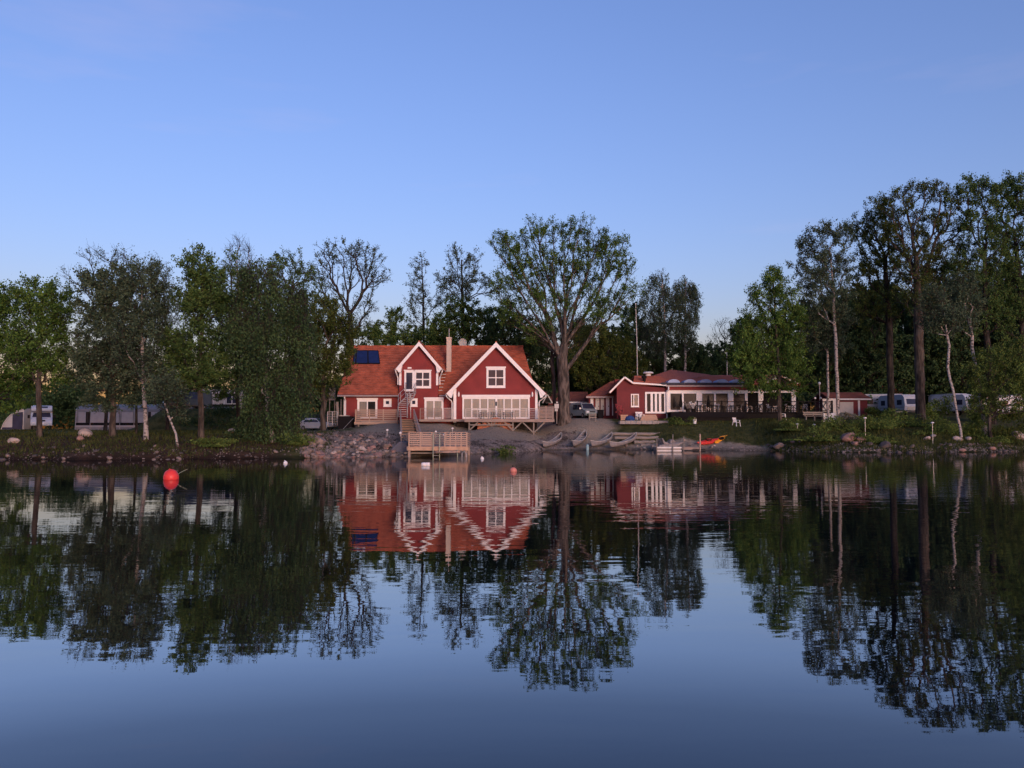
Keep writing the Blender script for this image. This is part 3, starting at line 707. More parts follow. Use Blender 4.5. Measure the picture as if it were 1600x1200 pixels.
# bathing ladder with hooped handrails and a low landing stage
lad = thing('bathing_ladder', 'steel bathing ladder and low curved landing stage at the pier front', 'ladder', (X(695,61.5), 61.5, .2))
for px in (677, 687, 715):
    x = X(px, 61.7); zt_ = pz+(.95 if px < 700 else -.25)
    MB().tube([(x, 61.75, -1.0), (x, 61.72, .3), (x, 61.8, zt_-.1), (x, 61.95, zt_), (x, 62.2, zt_-.05)], .032, 8).build('side_rail', M['rope'], lad)
for z in (-.1, .12, .34): MB().tube([(X(677,61.7),61.72,z), (X(687,61.7),61.72,z)], .022, 6).build('rung', M['steel'], lad)
q = MB(); xs0, xs1 = X(677, 61.4), X(719, 61.4)
poly = [(xs0, 61.94), (xs0+.2, 61.25), (lerp(xs0,xs1,.35), 60.9), (lerp(xs0,xs1,.7), 61.0), (xs1, 61.5), (xs1, 61.94)]
q.prism(poly, 'z', pz-.42, pz-.34); q.build('landing_stage', M['wood'], lad)
q = MB(); q.tube([(X(722,61.6),61.7,-.4),(X(722,61.6),61.7,.30),(X(726,61.6),61.6,.42),(X(729,61.6),61.7,.2),(X(729,61.6),61.7,-.4)], .03, 6); q.build('grab_hoop', M['steel'], lad)
# long timber stair from the deck to the pier
ls = thing('timber_stair', 'long timber stair with boarded side rails from deck down to pier', 'stair', (X(640,78), 78, 2))
A0, A1 = P(636, 654.5, 90.5), P(642, 696.5, 66.5)
hw0, hw1 = 9.3/PM(90.5), 13.5/PM(66.5)
nst = 10
for k in range(nst):
    t = (k+.5)/nst; c = A0.lerp(A1, t); hw = lerp(hw0, hw1, t)
    piece('tread', M['woodor'], ls, (c.x-hw, c.y, c.z), (c.x+hw, c.y, c.z), 2.30, .09)
    piece('riser', M['woodgrey'], ls, (c.x-hw, c.y-.80, c.z-.14), (c.x+hw, c.y-.80, c.z-.14), .03, .18)
for s in (-1, 1):
    a = A0+Vector((s*(hw0+.08),0,0)); b_ = A1+Vector((s*(hw1+.08),0,0))
    piece('stringer', M['wood2'], ls, a-Vector((0,0,.12)), b_-Vector((0,0,.12)), .07, .34)
    piece('handrail', M['wood'], ls, a+Vector((0,0,1.02)), b_+Vector((0,0,1.02)), .14, .05)
    for z in (.25, .52, .79): piece('rail', M['wood'], ls, a+Vector((-s*.03,0,z)), b_+Vector((-s*.03,0,z)), .03, .10)
    for k in range(9):
        q = a.lerp(b_, k/8); piece('post', M['wood2'], ls, q-Vector((0,0,.2)), q+Vector((0,0,1.0)), .09, .09)
        if k % 2 == 0: piece('support', M['wood2'], ls, (q.x, q.y, ground(q.x,q.y)-.3), (q.x, q.y, q.z-.2), .12, .12)
# terrace tables and chairs
def table(px, D, z, wd=1.5, mm='barkdk', label='', group=None, cat='table'):
    t = thing('patio_table', label, cat, (X(px,D), D, z), group); x, y = X(px, D), D
    MB().box(x-wd/2, x+wd/2, y-.42, y+.42, z+.70, z+.74).build('tabletop', M[mm], t)
    for a in (-1,1):
        for b in (-1,1): piece('leg', M[mm], t, (x+a*(wd/2-.08), y+b*.34, z), (x+a*(wd/2-.08), y+b*.34, z+.70), .07, .07)
    return t
def chair_proto(name, label, cat, mm, loc, rz, group=None, sc_=1.0, arms=True):
    c = thing(name, label, cat, loc, group, rz)
    q = MB(); q.box(-.23,.23,-.22,.22,.42,.46); q.build('seat', M[mm], c, local=True, bevel=.012)
    q = MB()
    for k in range(5): xx = -.19+.095*k; q.beam((xx,.22,.46),(xx,.31,.88),.05,.025)
    q.beam((-.23,.31,.88),(.23,.31,.88),.03,.07); q.build('backrest', M[mm], c, local=True)
    for a in (-1,1):
        piece('leg', M[mm], c, (a*.21,-.20,.44), (a*.24,-.25,0), .045, .045, local=True)
        piece('leg', M[mm], c, (a*.20,.20,.44), (a*.22,.30,0), .045, .045, local=True)
        if arms:
            q = MB(); q.beam((a*.25,.27,.66),(a*.25,-.20,.64),.05,.03); q.beam((a*.25,-.20,.64),(a*.24,-.22,.42),.04,.03); q.build('armrest', M[mm], c, local=True)
    return c
table(761.5, 89.9, DK, 1.5, label='dark patio table at the left half of the glazed deck')
table(793.5, 89.9, DK, 1.1, label='smaller dark patio table right of the centre door stile')
cp = chair_proto('patio_chair', 'dark patio chair at the left end of the left deck table', 'chair', 'barkdk', (X(752.5,89.9), 89.9, DK), R(90), 'dark patio chairs on the house deck')
for px, rz, lb_ in ((770.5, -90, 'dark patio chair between the two deck tables, facing left'), (786.3, 90, 'dark patio chair at the left end of the smaller deck table'), (801, -90, 'dark patio chair at the right end of the smaller deck table')):
    copy_thing(cp, (X(px,89.9), 89.9, DK), R(rz), lb_)
# ------------------------------------------------------------------ red lakeside restaurant
RD = 96.0
FZ = Z(647, RD)                              # floor of the restaurant
rest = thing('restaurant', 'low red restaurant with white window band and rounded skylights', 'building', (X(1070,RD), RD+4, FZ-.6))
# front-left gabled part
ax, az_ = X(975.6, RD), Z(590, RD); lx, lz = X(952, RD), Z(614, RD); rx, rz_ = X(1041, RD), Z(603, RD)
kx, kz = X(988.6, RD), Z(599, RD)
w0 = X(964, RD)
slp = (az_-lz)/(ax-lx)
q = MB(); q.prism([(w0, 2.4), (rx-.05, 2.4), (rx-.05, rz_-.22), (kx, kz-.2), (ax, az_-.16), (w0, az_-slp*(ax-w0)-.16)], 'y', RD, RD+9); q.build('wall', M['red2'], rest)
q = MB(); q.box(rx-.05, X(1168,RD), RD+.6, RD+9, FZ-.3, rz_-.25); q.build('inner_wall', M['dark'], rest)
rp = MB()
roof_slab(rp, (lx, RD-.5, lz), (lx, RD+9, lz), (ax, RD+9, az_), (ax, RD-.5, az_), 8, .12)
roof_slab(rp, (kx, RD+9, kz), (kx, RD-.5, kz), (ax, RD-.5, az_), (ax, RD+9, az_), 4, .12)
rp.build('gable_roof', M['roofred'], rest)
q = MB()
for p0, p1 in (((ax,RD-.54,az_+.02),(lx,RD-.54,lz+.02)), ((ax,RD-.54,az_+.02),(kx,RD-.54,kz+.02)), ((kx,RD-.54,kz+.02),(rx,RD-.54,rz_+.05))): q.beam(p0, p1, .06, .17)
q.build('bargeboard', M['white'], rest)
# hipped main roof behind
hb = RD+4.5
m0, m1 = X(985, RD+3), X(1246, RD+3); mz0, mz1 = Z(600, RD), Z(585.5, hb)
pk = X(1052, hb); pz_ = Z(582.5, hb)
q = MB(); ra, rb = X(992, hb), X(1236, hb)
roof_slab(q, (m0, RD+.8, mz0), (m1, RD+.8, mz0), (rb, hb, mz1), (ra, hb, mz1-.1), 7, .12)
roof_slab(q, (m1, hb+5.5, mz0), (m0, hb+5.5, mz0), (ra, hb, mz1-.1), (rb, hb, mz1), 5, .12)
q.add([(ra+2.2,hb,mz1-.1),(pk,hb+1,pz_+.45),(pk+4.5,hb,mz1),(pk,RD+1.6,mz0+.35)], [(0,1,3),(1,2,3)])
q.build('roof', M['roofred'], rest)
# flat canopy with five domes
c0, c1 = X(1033, RD), X(1172, RD); cz = Z(601, RD)
q = MB(); q.box(c0, c1, RD-.6, RD+2.2, cz-.05, cz+.20); q.build('canopy_roof', M['roofdk'], rest)
q = MB(); q.box(rx-.1, c1, RD-.66, RD-.603, Z(604.5,RD), Z(602.6,RD)); q.build('gutter', M['gutter'], rest)
q = MB(); q.box(rx, c1-.3, RD-.35, RD-.2, Z(609.6,RD), cz-.06); q.build('canopy_fascia', M['red'], rest)
for px in (1053, 1078, 1103, 1128.5, 1153):
    x = X(px, RD); q = MB(); prof = [(.70*math.cos(t), .40*math.sin(t)) for t in np.linspace(0, math.pi, 11)]
    q.prism([(x+a, cz+.20+b) for a, b in prof], 'y', RD-.25, RD+1.7); q.build('skylight', M['skyl'], rest, sm=False)
# white window band
zt_, zb2 = Z(609.6, RD), Z(644.5, RD)
def pillar(a, b, z0=zb2, z1=Z(614.5, RD)): MB().box(X(a,RD), X(b,RD), RD-.14, RD+.1, z0, z1).build('pillar', M['white'], rest)
MB().box(X(1041,RD), X(1168,RD), RD-.16, RD+.1, Z(615,RD)+.004, zt_).build('window_header', M['white'], rest)
for a, b in ((1041, 1047.5), (1065.6, 1068.2), (1088, 1097), (1115.8, 1118.4), (1137.5, 1146), (1164, 1168)): pillar(a, b)
MB().box(X(1047.6,RD), X(1072,RD), RD-.12, RD+.1, zb2-.08, Z(640.5,RD)).build('window_apron', M['white'], rest)
for a, b in ((1047.6,1065.5),(1068.3,1087.9),(1097.1,1115.7),(1118.5,1137.4),(1146.1,1163.9)):
    MB().box(X(a,RD), X(b,RD), RD+.02, RD+.04, zb2, Z(615,RD)).build('pane', M['rglass'], rest)
# folding glass doors and a window in the red wall
window(rest, X(1008,RD), X(1040.6,RD), Z(646,RD), Z(612.5,RD), RD, [.28,.52,.76], [[],[],[],[]], name='glazed_door', glass='rglass', fw=.20, mw=.26, proud=.12, label='white framed glass folding doors at the corner', sill=False)
window(rest, X(986,RD), X(998.4,RD), Z(635.5,RD), Z(615.5,RD), RD, [.30], [[],[]], fw=.11, mw=.10, blind=['dark','curtain'], label='white window in the red wall')
MB().tube([(X(1043.5,RD),RD-.62,Z(604,RD)), (X(1043.5,RD),RD-.60,Z(609,RD)), (X(1041.5,RD),RD-.3,Z(613,RD)), (X(1041.5,RD),RD-.3,Z(655,RD))], .08, 8).build('downpipe', M['pipe'], rest)
MB().lathe([(.17,-.9),(.17,0),(.12,.02)], (X(1041.5,RD), RD-.3, Z(655,RD)+.1), 12).build('column_foot', M['conc'], rest)
v = MB(); v.lathe([(.30,0),(.30,.28),(.62,.30),(.60,.44),(.40,.50)], (X(1013.3,RD+4), RD+4, Z(587.5,RD+4)), 14); v.build('roof_vent', M['white2'], rest)
v = MB(); v.lathe([(.18,-.2),(.18,.35),(.30,.36),(.30,.62),(.10,.66)], (X(1007,RD+2), RD+2, Z(596,RD+2)), 10); v.build('roof_vent', M['black'], rest, )
# left wing going back
LD = 99.0
q = MB(); e0, e1 = X(916, LD), X(963, LD); ez = Z(618.5, LD)
ql0, ql1 = X(921, LD), X(965, LD)
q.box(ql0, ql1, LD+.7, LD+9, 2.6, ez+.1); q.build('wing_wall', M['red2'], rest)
q = MB(); roof_slab(q, (e0, LD, Z(620,LD)), (e1, LD, Z(617,LD)), (X(968,LD+5), LD+5, Z(592,LD+5)), (X(955,LD+5), LD+5, Z(596,LD+5)), 9, .12); q.build('wing_roof', M['roofred'], rest)
MB().box(e0, e1, LD-.06, LD-.003, Z(621.8,LD), Z(619.0,LD)).build('eave_board', M['gutter'], rest)
for a, b, mm in ((923.5,928,'white2'),(931.5,937.5,'cream'),(939.5,945,'cream'),(948,953,'white'),(957.5,962,'white')):
    d = MB(); d.box(X(a,LD), X(b,LD), LD+.62, LD+.699, FZ-.1, Z(621.5,LD)); d.build('door', M[mm], rest)
    MB().box(X(b,LD)-.12, X(b,LD)-.06, LD+.56, LD+.62, FZ+.9, FZ+1.05).build('handle', M['black'], rest)
MB().box(X(961,RD+5), X(966,RD+5), RD+5, RD+5.7, Z(598,RD), Z(589,RD)).build('chimney', M['red'], rest)
# open pavilion gable at the right end
PV = 97.0
pax, paz = X(1222,PV), Z(587,PV); p0x, p1x, pez = X(1184,PV), X(1259,PV), Z(605,PV)
pav = thing('pavilion', 'open gabled pavilion with white trim behind the maple', 'pavilion', (pax, PV+3, FZ))
q = MB(); roof_slab(q, (p0x,PV,pez),(p0x,PV+7,pez),(pax,PV+7,paz),(pax,PV,paz),6,.12); roof_slab(q, (p1x,PV+7,pez),(p1x,PV,pez),(pax,PV,paz),(pax,PV+7,paz),6,.12); q.build('roof', M['roofred'], pav)
q = MB()
for e in (p0x, p1x): q.beam((pax,PV-.04,paz), (e,PV-.04,pez), .05, .17)
q.build('bargeboard', M['white'], pav)
q = MB(); q.prism([(p0x+.6,pez+.25),(p1x-.6,pez+.25),(pax,paz-.2)], 'y', PV+.3, PV+.4); q.build('gable_shade_panel', M['barkdk'], pav)  # dark sheet standing in for the shaded inside of the open gable
for a, b in ((1186,1193.5),(1238,1244.5)): MB().box(X(a,PV), X(b,PV), PV+.1, PV+.4, FZ-.2, pez+.25).build('pillar', M['white2'], pav)
MB().box(X(1164,PV), X(1250,PV), PV+.08, PV+.42, Z(613.5,PV), Z(610.5,PV)).build('cross_beam', M['white2'], pav)
MB().box(X(1170,PV), X(1250,PV), PV+6.2, PV+6.4, FZ-.3, pez).build('back_wall', M['dark'], pav)  # shaded depth of the open pavilion put into the wall colour

# terrace with charcoal skirt and black balustrade
TD = 93.0; TZ = Z(643.5, TD)
ter = thing('restaurant_terrace', 'long black boarded restaurant terrace with cross braced balustrade', 'terrace', (X(1180,TD), TD+1.2, TZ-.5))
t0, t1, t2 = X(1048,TD), X(1166,TD), X(1302,TD)
MB().box(t0, t2, TD, RD-.2, TZ-.12, TZ).build('deck_floor', M['charcoal'], ter)
for i in range(3): piece('skirt_board', M['charcoal'], ter, (t0, TD-.03, TZ-.12-.2*i), (t1, TD-.03, TZ-.12-.2*i), .04, .185)
MB().box(t0+1.2, t2-.2, TD+.25, TD+.4, TZ-1.1, TZ-.12).build('skirt', M['black'], ter)
q = MB(); q.box(X(1042,RD), X(1072,RD), RD-1.2, RD-.9, FZ-1.0, TZ+.02); q.build('skirt', M['black'], ter)
posts = [1090, 1128, 1166, 1193, 1221, 1247, 1274, 1283, 1301]
RZ = Z(627.5, TD)
for a, b in zip(posts, posts[1:]):
    pa, pb = Vector((X(a,TD),TD+.08,TZ)), Vector((X(b,TD),TD+.08,TZ)); h = Vector((0,0,RZ-TZ))
    piece('top_rail', M['black'], ter, pa+h, pb+h, .10, .09); piece('bottom_rail', M['black'], ter, pa+Vector((0,0,.12)), pb+Vector((0,0,.12)), .06, .08)
    nx_ = max(1, int((b-a)/9))
    for k in range(nx_):
        u, v_ = pa.lerp(pb, k/nx_), pa.lerp(pb, (k+1)/nx_)
        if a >= 1166:
            piece('brace', M['black'], ter, u+Vector((0,0,.15)), v_+h-Vector((0,0,.06)), .035, .05); piece('brace', M['black'], ter, u+Vector((0,.02,0))+h-Vector((0,0,.06)), v_+Vector((0,.02,.15)), .035, .05)
    if a < 1166: piece('mid_rail', M['black'], ter, pa+h*.55, pb+h*.55, .04, .05)
for a in posts: piece('post', M['black'], ter, (X(a,TD),TD+.08,TZ-.2), (X(a,TD),TD+.08,RZ+.12), .13, .13)
MB().box(X(1285.5,TD)+.1, X(1300.5,TD)+.55, TD+.2, TD+.32, TZ-.7, Z(623,TD)).build('end_board', M['cream'], ter)
for px, lb_ in ((1274.5, 'globe lamp on the terrace corner post nearer the maple'), (1283, 'globe lamp on the second corner post of the terrace')):
    l = thing('globe_lamp', lb_, 'lamp', (X(px,TD), TD+.08, RZ+.12), 'globe lamps on the terrace posts')
    MB().tube([(X(px,TD),TD+.08,RZ+.12), (X(px,TD),TD+.08,RZ+.28)], .03, 6).build('stem', M['black'], l)
    MB().lathe([(.02,-.12),(.09,-.09),(.13,0),(.09,.09),(.02,.12)], (X(px,TD),TD+.08,RZ+.38), 10).build('globe', M['plastic'], l, sm=True)
ll = thing('lamp_post', 'tall slim lamp post with white globe between maple and birch trunks', 'lamp post', (X(1281.3,100), 100, 4))
MB().tube([(X(1281.3,100),100,3.6), (X(1281.3,100),100,Z(600.5,100))], .045, 8).build('pole', M['steel'], ll)
MB().lathe([(.02,-.17),(.12,-.13),(.17,0),(.12,.12),(.02,.17)], (X(1281.3,100),100,Z(599,100)), 12).build('globe', M['plastic'], ll, sm=True)
# furniture on the terrace
seatlab = ['at the left end of the terrace, beside the first window', 'beneath the second white pillar', 'in front of the third dark window', 'left of the fourth white pillar', 'right of the fourth white pillar', 'just left of the terrace post at the canopy end', 'right of the canopy end post', 'left of the pavilion pillar', 'behind the braces below the pavilion gable', 'between the pavilion gable and the maple trunk', 'right of the maple trunk', 'near the right end of the terrace']
cps = [1080, 1093, 1106, 1120, 1140, 1155, 1172, 1186, 1203, 1212, 1232, 1258]
c0_ = None
for i, px in enumerate(cps):
    D = 94.4 + .35*(i % 3); loc = (X(px,D), D, TZ); rz = R([35,-80,100,-30,150,-100,80,-60][i%8]); lb_ = 'dark slatted terrace chair ' + seatlab[i]
    if c0_ is None: c0_ = chair_proto('terrace_chair', lb_, 'chair', 'steel', loc, rz, 'chairs on the restaurant terrace')
    else: copy_thing(c0_, loc, rz, lb_)
for px, lb_ in ((1087,'terrace table beneath the second white pillar'),(1113,'terrace table in front of the third dark window'),(1148,'terrace table at the canopy end of the terrace'),(1179,'terrace table left of the pavilion'),(1222,'terrace table behind the maple trunk'),(1245,'terrace table near the lamp post end')):
    table(px, 94.6, TZ, 1.1, 'black', lb_, 'tables on the restaurant terrace')
for px, lb_ in ((1107,'closed black parasol in front of the third window'),(1064,'closed black parasol by the left end of the terrace')):
    s = thing('closed_parasol', lb_, 'parasol', (X(px,94.2), 94.2, TZ), 'closed parasols on the terrace'); x = X(px,94.2)
    MB().lathe([(.25,0),(.25,.06),(.04,.09)], (x,94.2,TZ), 12).build('base', M['black'], s)
    MB().tube([(x,94.2,TZ), (x,94.2,TZ+1.9)], .025, 6).build('pole', M['steel'], s)
    MB().lathe([(.05,.55),(.16,.62),(.20,.95),(.13,1.4),(.05,1.9)], (x,94.2,TZ), 9).build('canopy', M['black'], s)
for px, rz, D in ((1074, 20, 93.8), (1083, 60, 93.6)):
    pl = thing('potted_plant', 'leafless potted shrub in the first big window bay' if px == 1074 else 'white flowering potted plant beside the second window bay', 'plant', (X(px,D), D, TZ)); x = X(px,D)
    MB().lathe([(.16,0),(.22,.35),(.20,.36)], (x,D,TZ), 10).build('pot', M['black'], pl)
    q = MB()
    for k in range(26):
        t = rng.uniform(0,6.28); l_ = rng.uniform(.3,.75); q.beam((x,D,TZ+.32), (x+math.cos(t)*l_*.6,D+math.sin(t)*l_*.5,TZ+.35+l_), .02, .02)
        e = Vector((x+math.cos(t)*l_*.6,D+math.sin(t)*l_*.5,TZ+.35+l_)); q.box(e.x-.05,e.x+.05,e.y-.04,e.y+.04,e.z-.04,e.z+.05)
    q.build('twigs', M['white2' if px > 1080 else 'woodgrey'], pl)
# long bench and white plastic chairs on the grass
BD = 91.5; bx0, bx1 = X(1256,BD), X(1288,BD); bz = ground(X(1272,BD), BD)
be = thing('picnic_bench', 'long grey timber bench below the right end of the terrace', 'bench', ((bx0+bx1)/2, BD, bz))
for i in range(3): piece('seat_plank', M['woodgrey'], be, (bx0, BD-.2+.15*i, bz+.45), (bx1, BD-.2+.15*i, bz+.45), .13, .05)
for i in range(2): piece('back_plank', M['woodgrey'], be, (bx0, BD+.25, bz+.65+.2*i), (bx1, BD+.25, bz+.65+.2*i), .04, .15)
for x in (bx0+.2, (bx0+bx1)/2, bx1-.2): piece('leg', M['woodgrey'], be, (x, BD, bz-.05), (x, BD, bz+.43), .08, .4); piece('back_support', M['woodgrey'], be, (x, BD+.21, bz+.3), (x, BD+.29, bz+.92), .06, .06)
def plastic_chair(px, D, rz, label, s=1.0):
    x = X(px, D); c = thing('garden_chair', label, 'chair', (x, D, ground(x,D)), 'white plastic garden chairs', R(rz))
    q = MB(); q.box(-.23,.23,-.24,.22,.41,.45); q.build('seat', M['plastic'], c, local=True, bevel=.015)
    q = MB()
    for k in range(5): q.beam((-.18+.09*k,.20,.45),(-.19+.095*k,.34,.86),.06,.02)
    q.beam((-.24,.34,.88),(.24,.34,.88),.03,.09); q.build('backrest', M['plastic'], c, local=True)
    for a in (-1,1):
        piece('leg', M['plastic'], c, (a*.22,-.22,.64), (a*.27,-.30,0), .055, .055, local=True); piece('leg', M['plastic'], c, (a*.21,.22,.64), (a*.26,.34,0), .055, .055, local=True)
        piece('armrest', M['plastic'], c, (a*.25,-.26,.65), (a*.25,.30,.67), .06, .03, local=True)
    return c
plastic_chair(1150.5, 89.0, 28, 'white plastic chair standing alone on the lawn')
plastic_chair(1223.5, 90.5, 75, 'white plastic chair tucked behind the maple trunk')
plastic_chair(1293, 90.0, 60, 'left of the two white plastic chairs at the bench end')
plastic_chair(1300.5, 90.0, -40, 'right of the two white plastic chairs at the bench end')
for i, px in enumerate((997.5, 1002.0)): plastic_chair(px, RD-1.0, 10, ('white plastic chair by the red wall, left one' if i == 0 else 'white plastic chair by the red wall, nearer the glass doors'))
# bits and pieces in the yard
x = X(1085.3,91); z = ground(x,91); b_ = thing('white_bucket', 'white bucket standing below the terrace skirt', 'bucket', (x,91,z))
MB().lathe([(.16,0),(.21,.48),(.22,.50),(.19,.50),(.15,.05)], (x,91,z), 14).build('pail', M['plastic'], b_); MB().tube([(x-.21,91,z+.45),(x-.1,91-.2,z+.62),(x+.1,91-.2,z+.62),(x+.21,91,z+.45)], .012, 5).build('handle', M['steel'], b_)
q = thing('planter_box', 'orange brown wooden planter by the red restaurant wall', 'planter', (X(975,RD-1.4), RD-1.4, ground(X(975,94.6),94.6)))
x, y = X(975,94.6), 94.6; z = ground(x,y)
for i in range(3): piece('plank', M['woodor'], q, (x-.4,y-.3,z+.12+.2*i), (x+.4,y-.3,z+.12+.2*i), .03, .18); piece('plank', M['woodor'], q, (x-.4,y+.3,z+.12+.2*i), (x+.4,y+.3,z+.12+.2*i), .03, .18)
MB().box(x-.38,x+.38,y-.28,y+.28,z,z+.52).build('soil', M['barkdk'], q)
x, y = X(984,94.4), 94.4; z = ground(x,y)
tb = MB(); tb.lathe([(.52,0),(.56,.2),(.45,.45),(.2,.58),(.02,.6)], (x,y,z), 11); tag(tb.build('tarp_bundle', M['blue']), 'blue tarpaulin bundle beside the wooden planter', 'tarp')
x, y = X(1016,94.6), 94.2; z = ground(x,y); stp = thing('wooden_steps', 'broad orange timber steps up to the folding doors', 'steps', (x,y,z))
for i in range(4): piece('tread', M['woodor'], stp, (x-1.15+.1*i, y+.32*i, z+.16+.17*i), (x+.75, y+.32*i, z+.16+.17*i), .34, .07); piece('riser', M['wood'], stp, (x-1.15+.1*i, y-.15+.32*i, z+.06+.17*i), (x+.75, y-.15+.32*i, z+.06+.17*i), .03, .15)
tpv = thing('paved_terrace', 'low stone slab terrace below the restaurant corner', 'terrace', (X(1003,92), 92, ground(X(1003,92),92)))
zt3 = Z(657.5, 91.5)
for i in range(9):
    for j in range(3):
        a = X(968,91.5)+i*.58; MB().box(a, a+.555, 91.2+j*.6, 91.77+j*.6, zt3-.35, zt3+rng.uniform(0,.015)).build('slab', M['conc'], tpv)
ob = thing('wooden_barrier', 'low grey timber barrier in front of the parked van', 'barrier', (X(927,93), 93, ground(X(927,93),93)))
x0, x1 = X(920,93), X(932,93); z = ground(x0,93)
for zz in (.35,.62): piece('rail', M['woodgrey'], ob, (x0,93,z+zz), (x1,93,z+zz), .05, .16)
for x in (x0+.08, x1-.08): piece('post', M['woodgrey'], ob, (x,93.05,z-.2), (x,93.05,z+.75), .09, .09)
for i, (px, mm, lb_) in enumerate(((938.5,'charcoal','dark waste bin under the wing eave'),)):
    x, y = X(px,98.2), 98.2; z = ground(x,y); wb_ = thing('waste_bin', lb_, 'bin', (x,y,z))
    MB().prism([(x-.28,z+.08),(x+.28,z+.08),(x+.34,z+1.0),(x-.34,z+1.0)], 'y', y-.3, y+.3).build('body', M[mm], wb_); MB().box(x-.37,x+.37,y-.35,y+.35,z+1.0,z+1.06).build('lid', M[mm], wb_)
# pink-red flowers by the wall
x, y = X(968,95), 95.0; z = ground(x,y); fl = thing('flowering_shrub', 'small shrub with red flowers at the wing corner', 'shrub', (x,y,z))
q = MB()
for k in range(34):
    a = rng.uniform(0,6.28); r_ = rng.uniform(.05,.4); h_ = rng.uniform(.2,1.7); c = Vector((x+math.cos(a)*r_, y+math.sin(a)*r_, z+h_)); s_ = .07
    q.quad(c+Vector((-s_,0,-s_)), c+Vector((s_,.03,-s_)), c+Vector((s_,0,s_)), c+Vector((-s_,-.03,s_)))
q.build('flowers', M['flower'], fl)['kind'] = 'stuff'
q = MB()
for k in range(12): a = rng.uniform(0,6.28); q.beam((x,y,z), (x+math.cos(a)*.4,y+math.sin(a)*.3,z+rng.uniform(.8,1.6)), .02, .02)
q.build('stems', M['barkdk'], fl)
# log terracing on the beach
for i, (px0, px1, py, D, lb_) in enumerate(((954,1046,677.5,88.3,'topmost retaining log on the slope above the canoes'),(960,1030,683.5,87.5,'second retaining log above the canoes'),(990,1024,690,86.6,'third retaining log right of the canoes'),(1000,1026,695,86.0,'short lowest retaining log next to the metal dock'))):
    a = Vector((X(px0,D),D,ground(X(px0,D),D))); b_ = Vector((X(px1,D),D+.4,ground(X(px1,D),D+.4))); z = max(Z(py,D), min(a.z,b_.z)+.05)
    n_ = 9; o = MB(); o.tube([Vector((lerp(a.x,b_.x,k/n_), lerp(a.y,b_.y,k/n_)+.03*math.sin(k*2.1), z-.05+.02*math.sin(k*1.7))) for k in range(n_+1)], [.17+.015*math.sin(k*3.3) for k in range(n_+1)], 10)
    tag(o.build('retaining_log', M['woodgrey']), 'weathered grey ' + lb_, 'log', 'retaining logs on the beach slope')

# ------------------------------------------------------------------ sheds, houses and flagpole
def shed(name, label, cat, px0, px1, pye, pyr, D, depth, wallm, roofm, ground_py=None, over=.35, gable_front=False, base=None, hip=0.0):
    x0, x1 = X(px0,D), X(px1,D); ze, zr = Z(pye,D), Z(pyr,D+depth/2); zb = base if base is not None else min(ground(x0,D), ground(x1,D))-.2
    s = thing(name, label, cat, ((x0+x1)/2, D+depth/2, zb)); q = MB()
    q.prism([(D+.3,zb),(D+.3,ze),(D+depth/2,zr-.12),(D+depth-.3,ze),(D+depth-.3,zb)], 'x', x0+over+hip, x1-over-hip); q.build('wall', M[wallm], s)
    q = MB(); roof_slab(q, (x0,D,ze),(x1,D,ze),(x1-hip,D+depth/2,zr),(x0+hip,D+depth/2,zr),8,.12); roof_slab(q, (x1,D+depth,ze),(x0,D+depth,ze),(x0+hip,D+depth/2,zr),(x1-hip,D+depth/2,zr),6,.12); q.build('roof', M[roofm], s)
    MB().box(x0, x1, D-.05, D-.003, ze-.18, ze-.01).build('eave_board', M['white2'], s)
    return s, x0, x1, D+.3, zb, ze
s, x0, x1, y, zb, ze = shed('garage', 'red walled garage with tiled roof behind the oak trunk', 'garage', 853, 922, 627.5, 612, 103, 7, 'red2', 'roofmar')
for a, b in ((858,866),(900,912)): MB().box(X(a,103), X(b,103), y-.06, y-.003, zb, Z(632,103)).build('garage_door', M['barkdk'], s)
q = MB(); q.prism([(X(849,101),Z(630,101)),(X(862,101),Z(629.5,101)),(X(855,101),Z(617.5,101))], 'y', 100.6, 100.75); q.build('porch_gable', M['barkdk'], s)
q = MB(); q.beam((X(855,101),100.5,Z(616.5,101)),(X(847.5,101),100.5,Z(630,101)),.06,.14); q.beam((X(855,101),100.5,Z(616.5,101)),(X(863,101),100.5,Z(630,101)),.06,.14); q.build('bargeboard', M['cream'], s)
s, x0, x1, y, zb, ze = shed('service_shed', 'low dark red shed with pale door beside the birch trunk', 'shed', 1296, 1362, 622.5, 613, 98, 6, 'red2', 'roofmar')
MB().box(X(1314,98), X(1335,98), y-.06, y-.003, zb, Z(628,98)).build('garage_door', M['cream'], s); MB().box(X(1342.5,98), X(1345.5,98), y-.06, y-.003, zb, ze-.2).build('post', M['white2'], s)
MB().box(X(1298,98), X(1304,98), y-.06, y-.003, zb, ze-.2).build('door', M['white2'], s)
s, x0, x1, y, zb, ze = shed('summer_house', 'orange roofed summer house behind the caravans', 'house', 1384, 1452, 617, 602.5, 118, 8, 'cream', 'roofor', hip=.8)
MB().box(X(1412,118), X(1418,118), y-.06, y-.003, zb+1, Z(624,118)).build('window', M['glass'], s); MB().box(X(1430,118), X(1437,118), y-.06, y-.003, zb+1, Z(624,118)).build('window', M['glass'], s)
s, x0, x1, y, zb, ze = shed('mobile_home', 'beige mobile home on the terrace behind the left trees', 'mobile home', 296, 378, 612, 609, 97, 4.0, 'cream', 'tentw', base=4.0, over=.1)
for a, b, mm in ((318,332,'tentw'),(352,372,'glass')):
    f = MB(); f.box(X(a,97)-.06, X(b,97)+.06, y-.05, y-.003, Z(631,97)-.0, Z(614,97)); f = f.build('window', M['white2'], s)
    MB().box(X(a,97)+.05, X(b,97)-.05, y-.07, y-.052, Z(630,97), Z(615,97)).build('pane', M[mm], f)
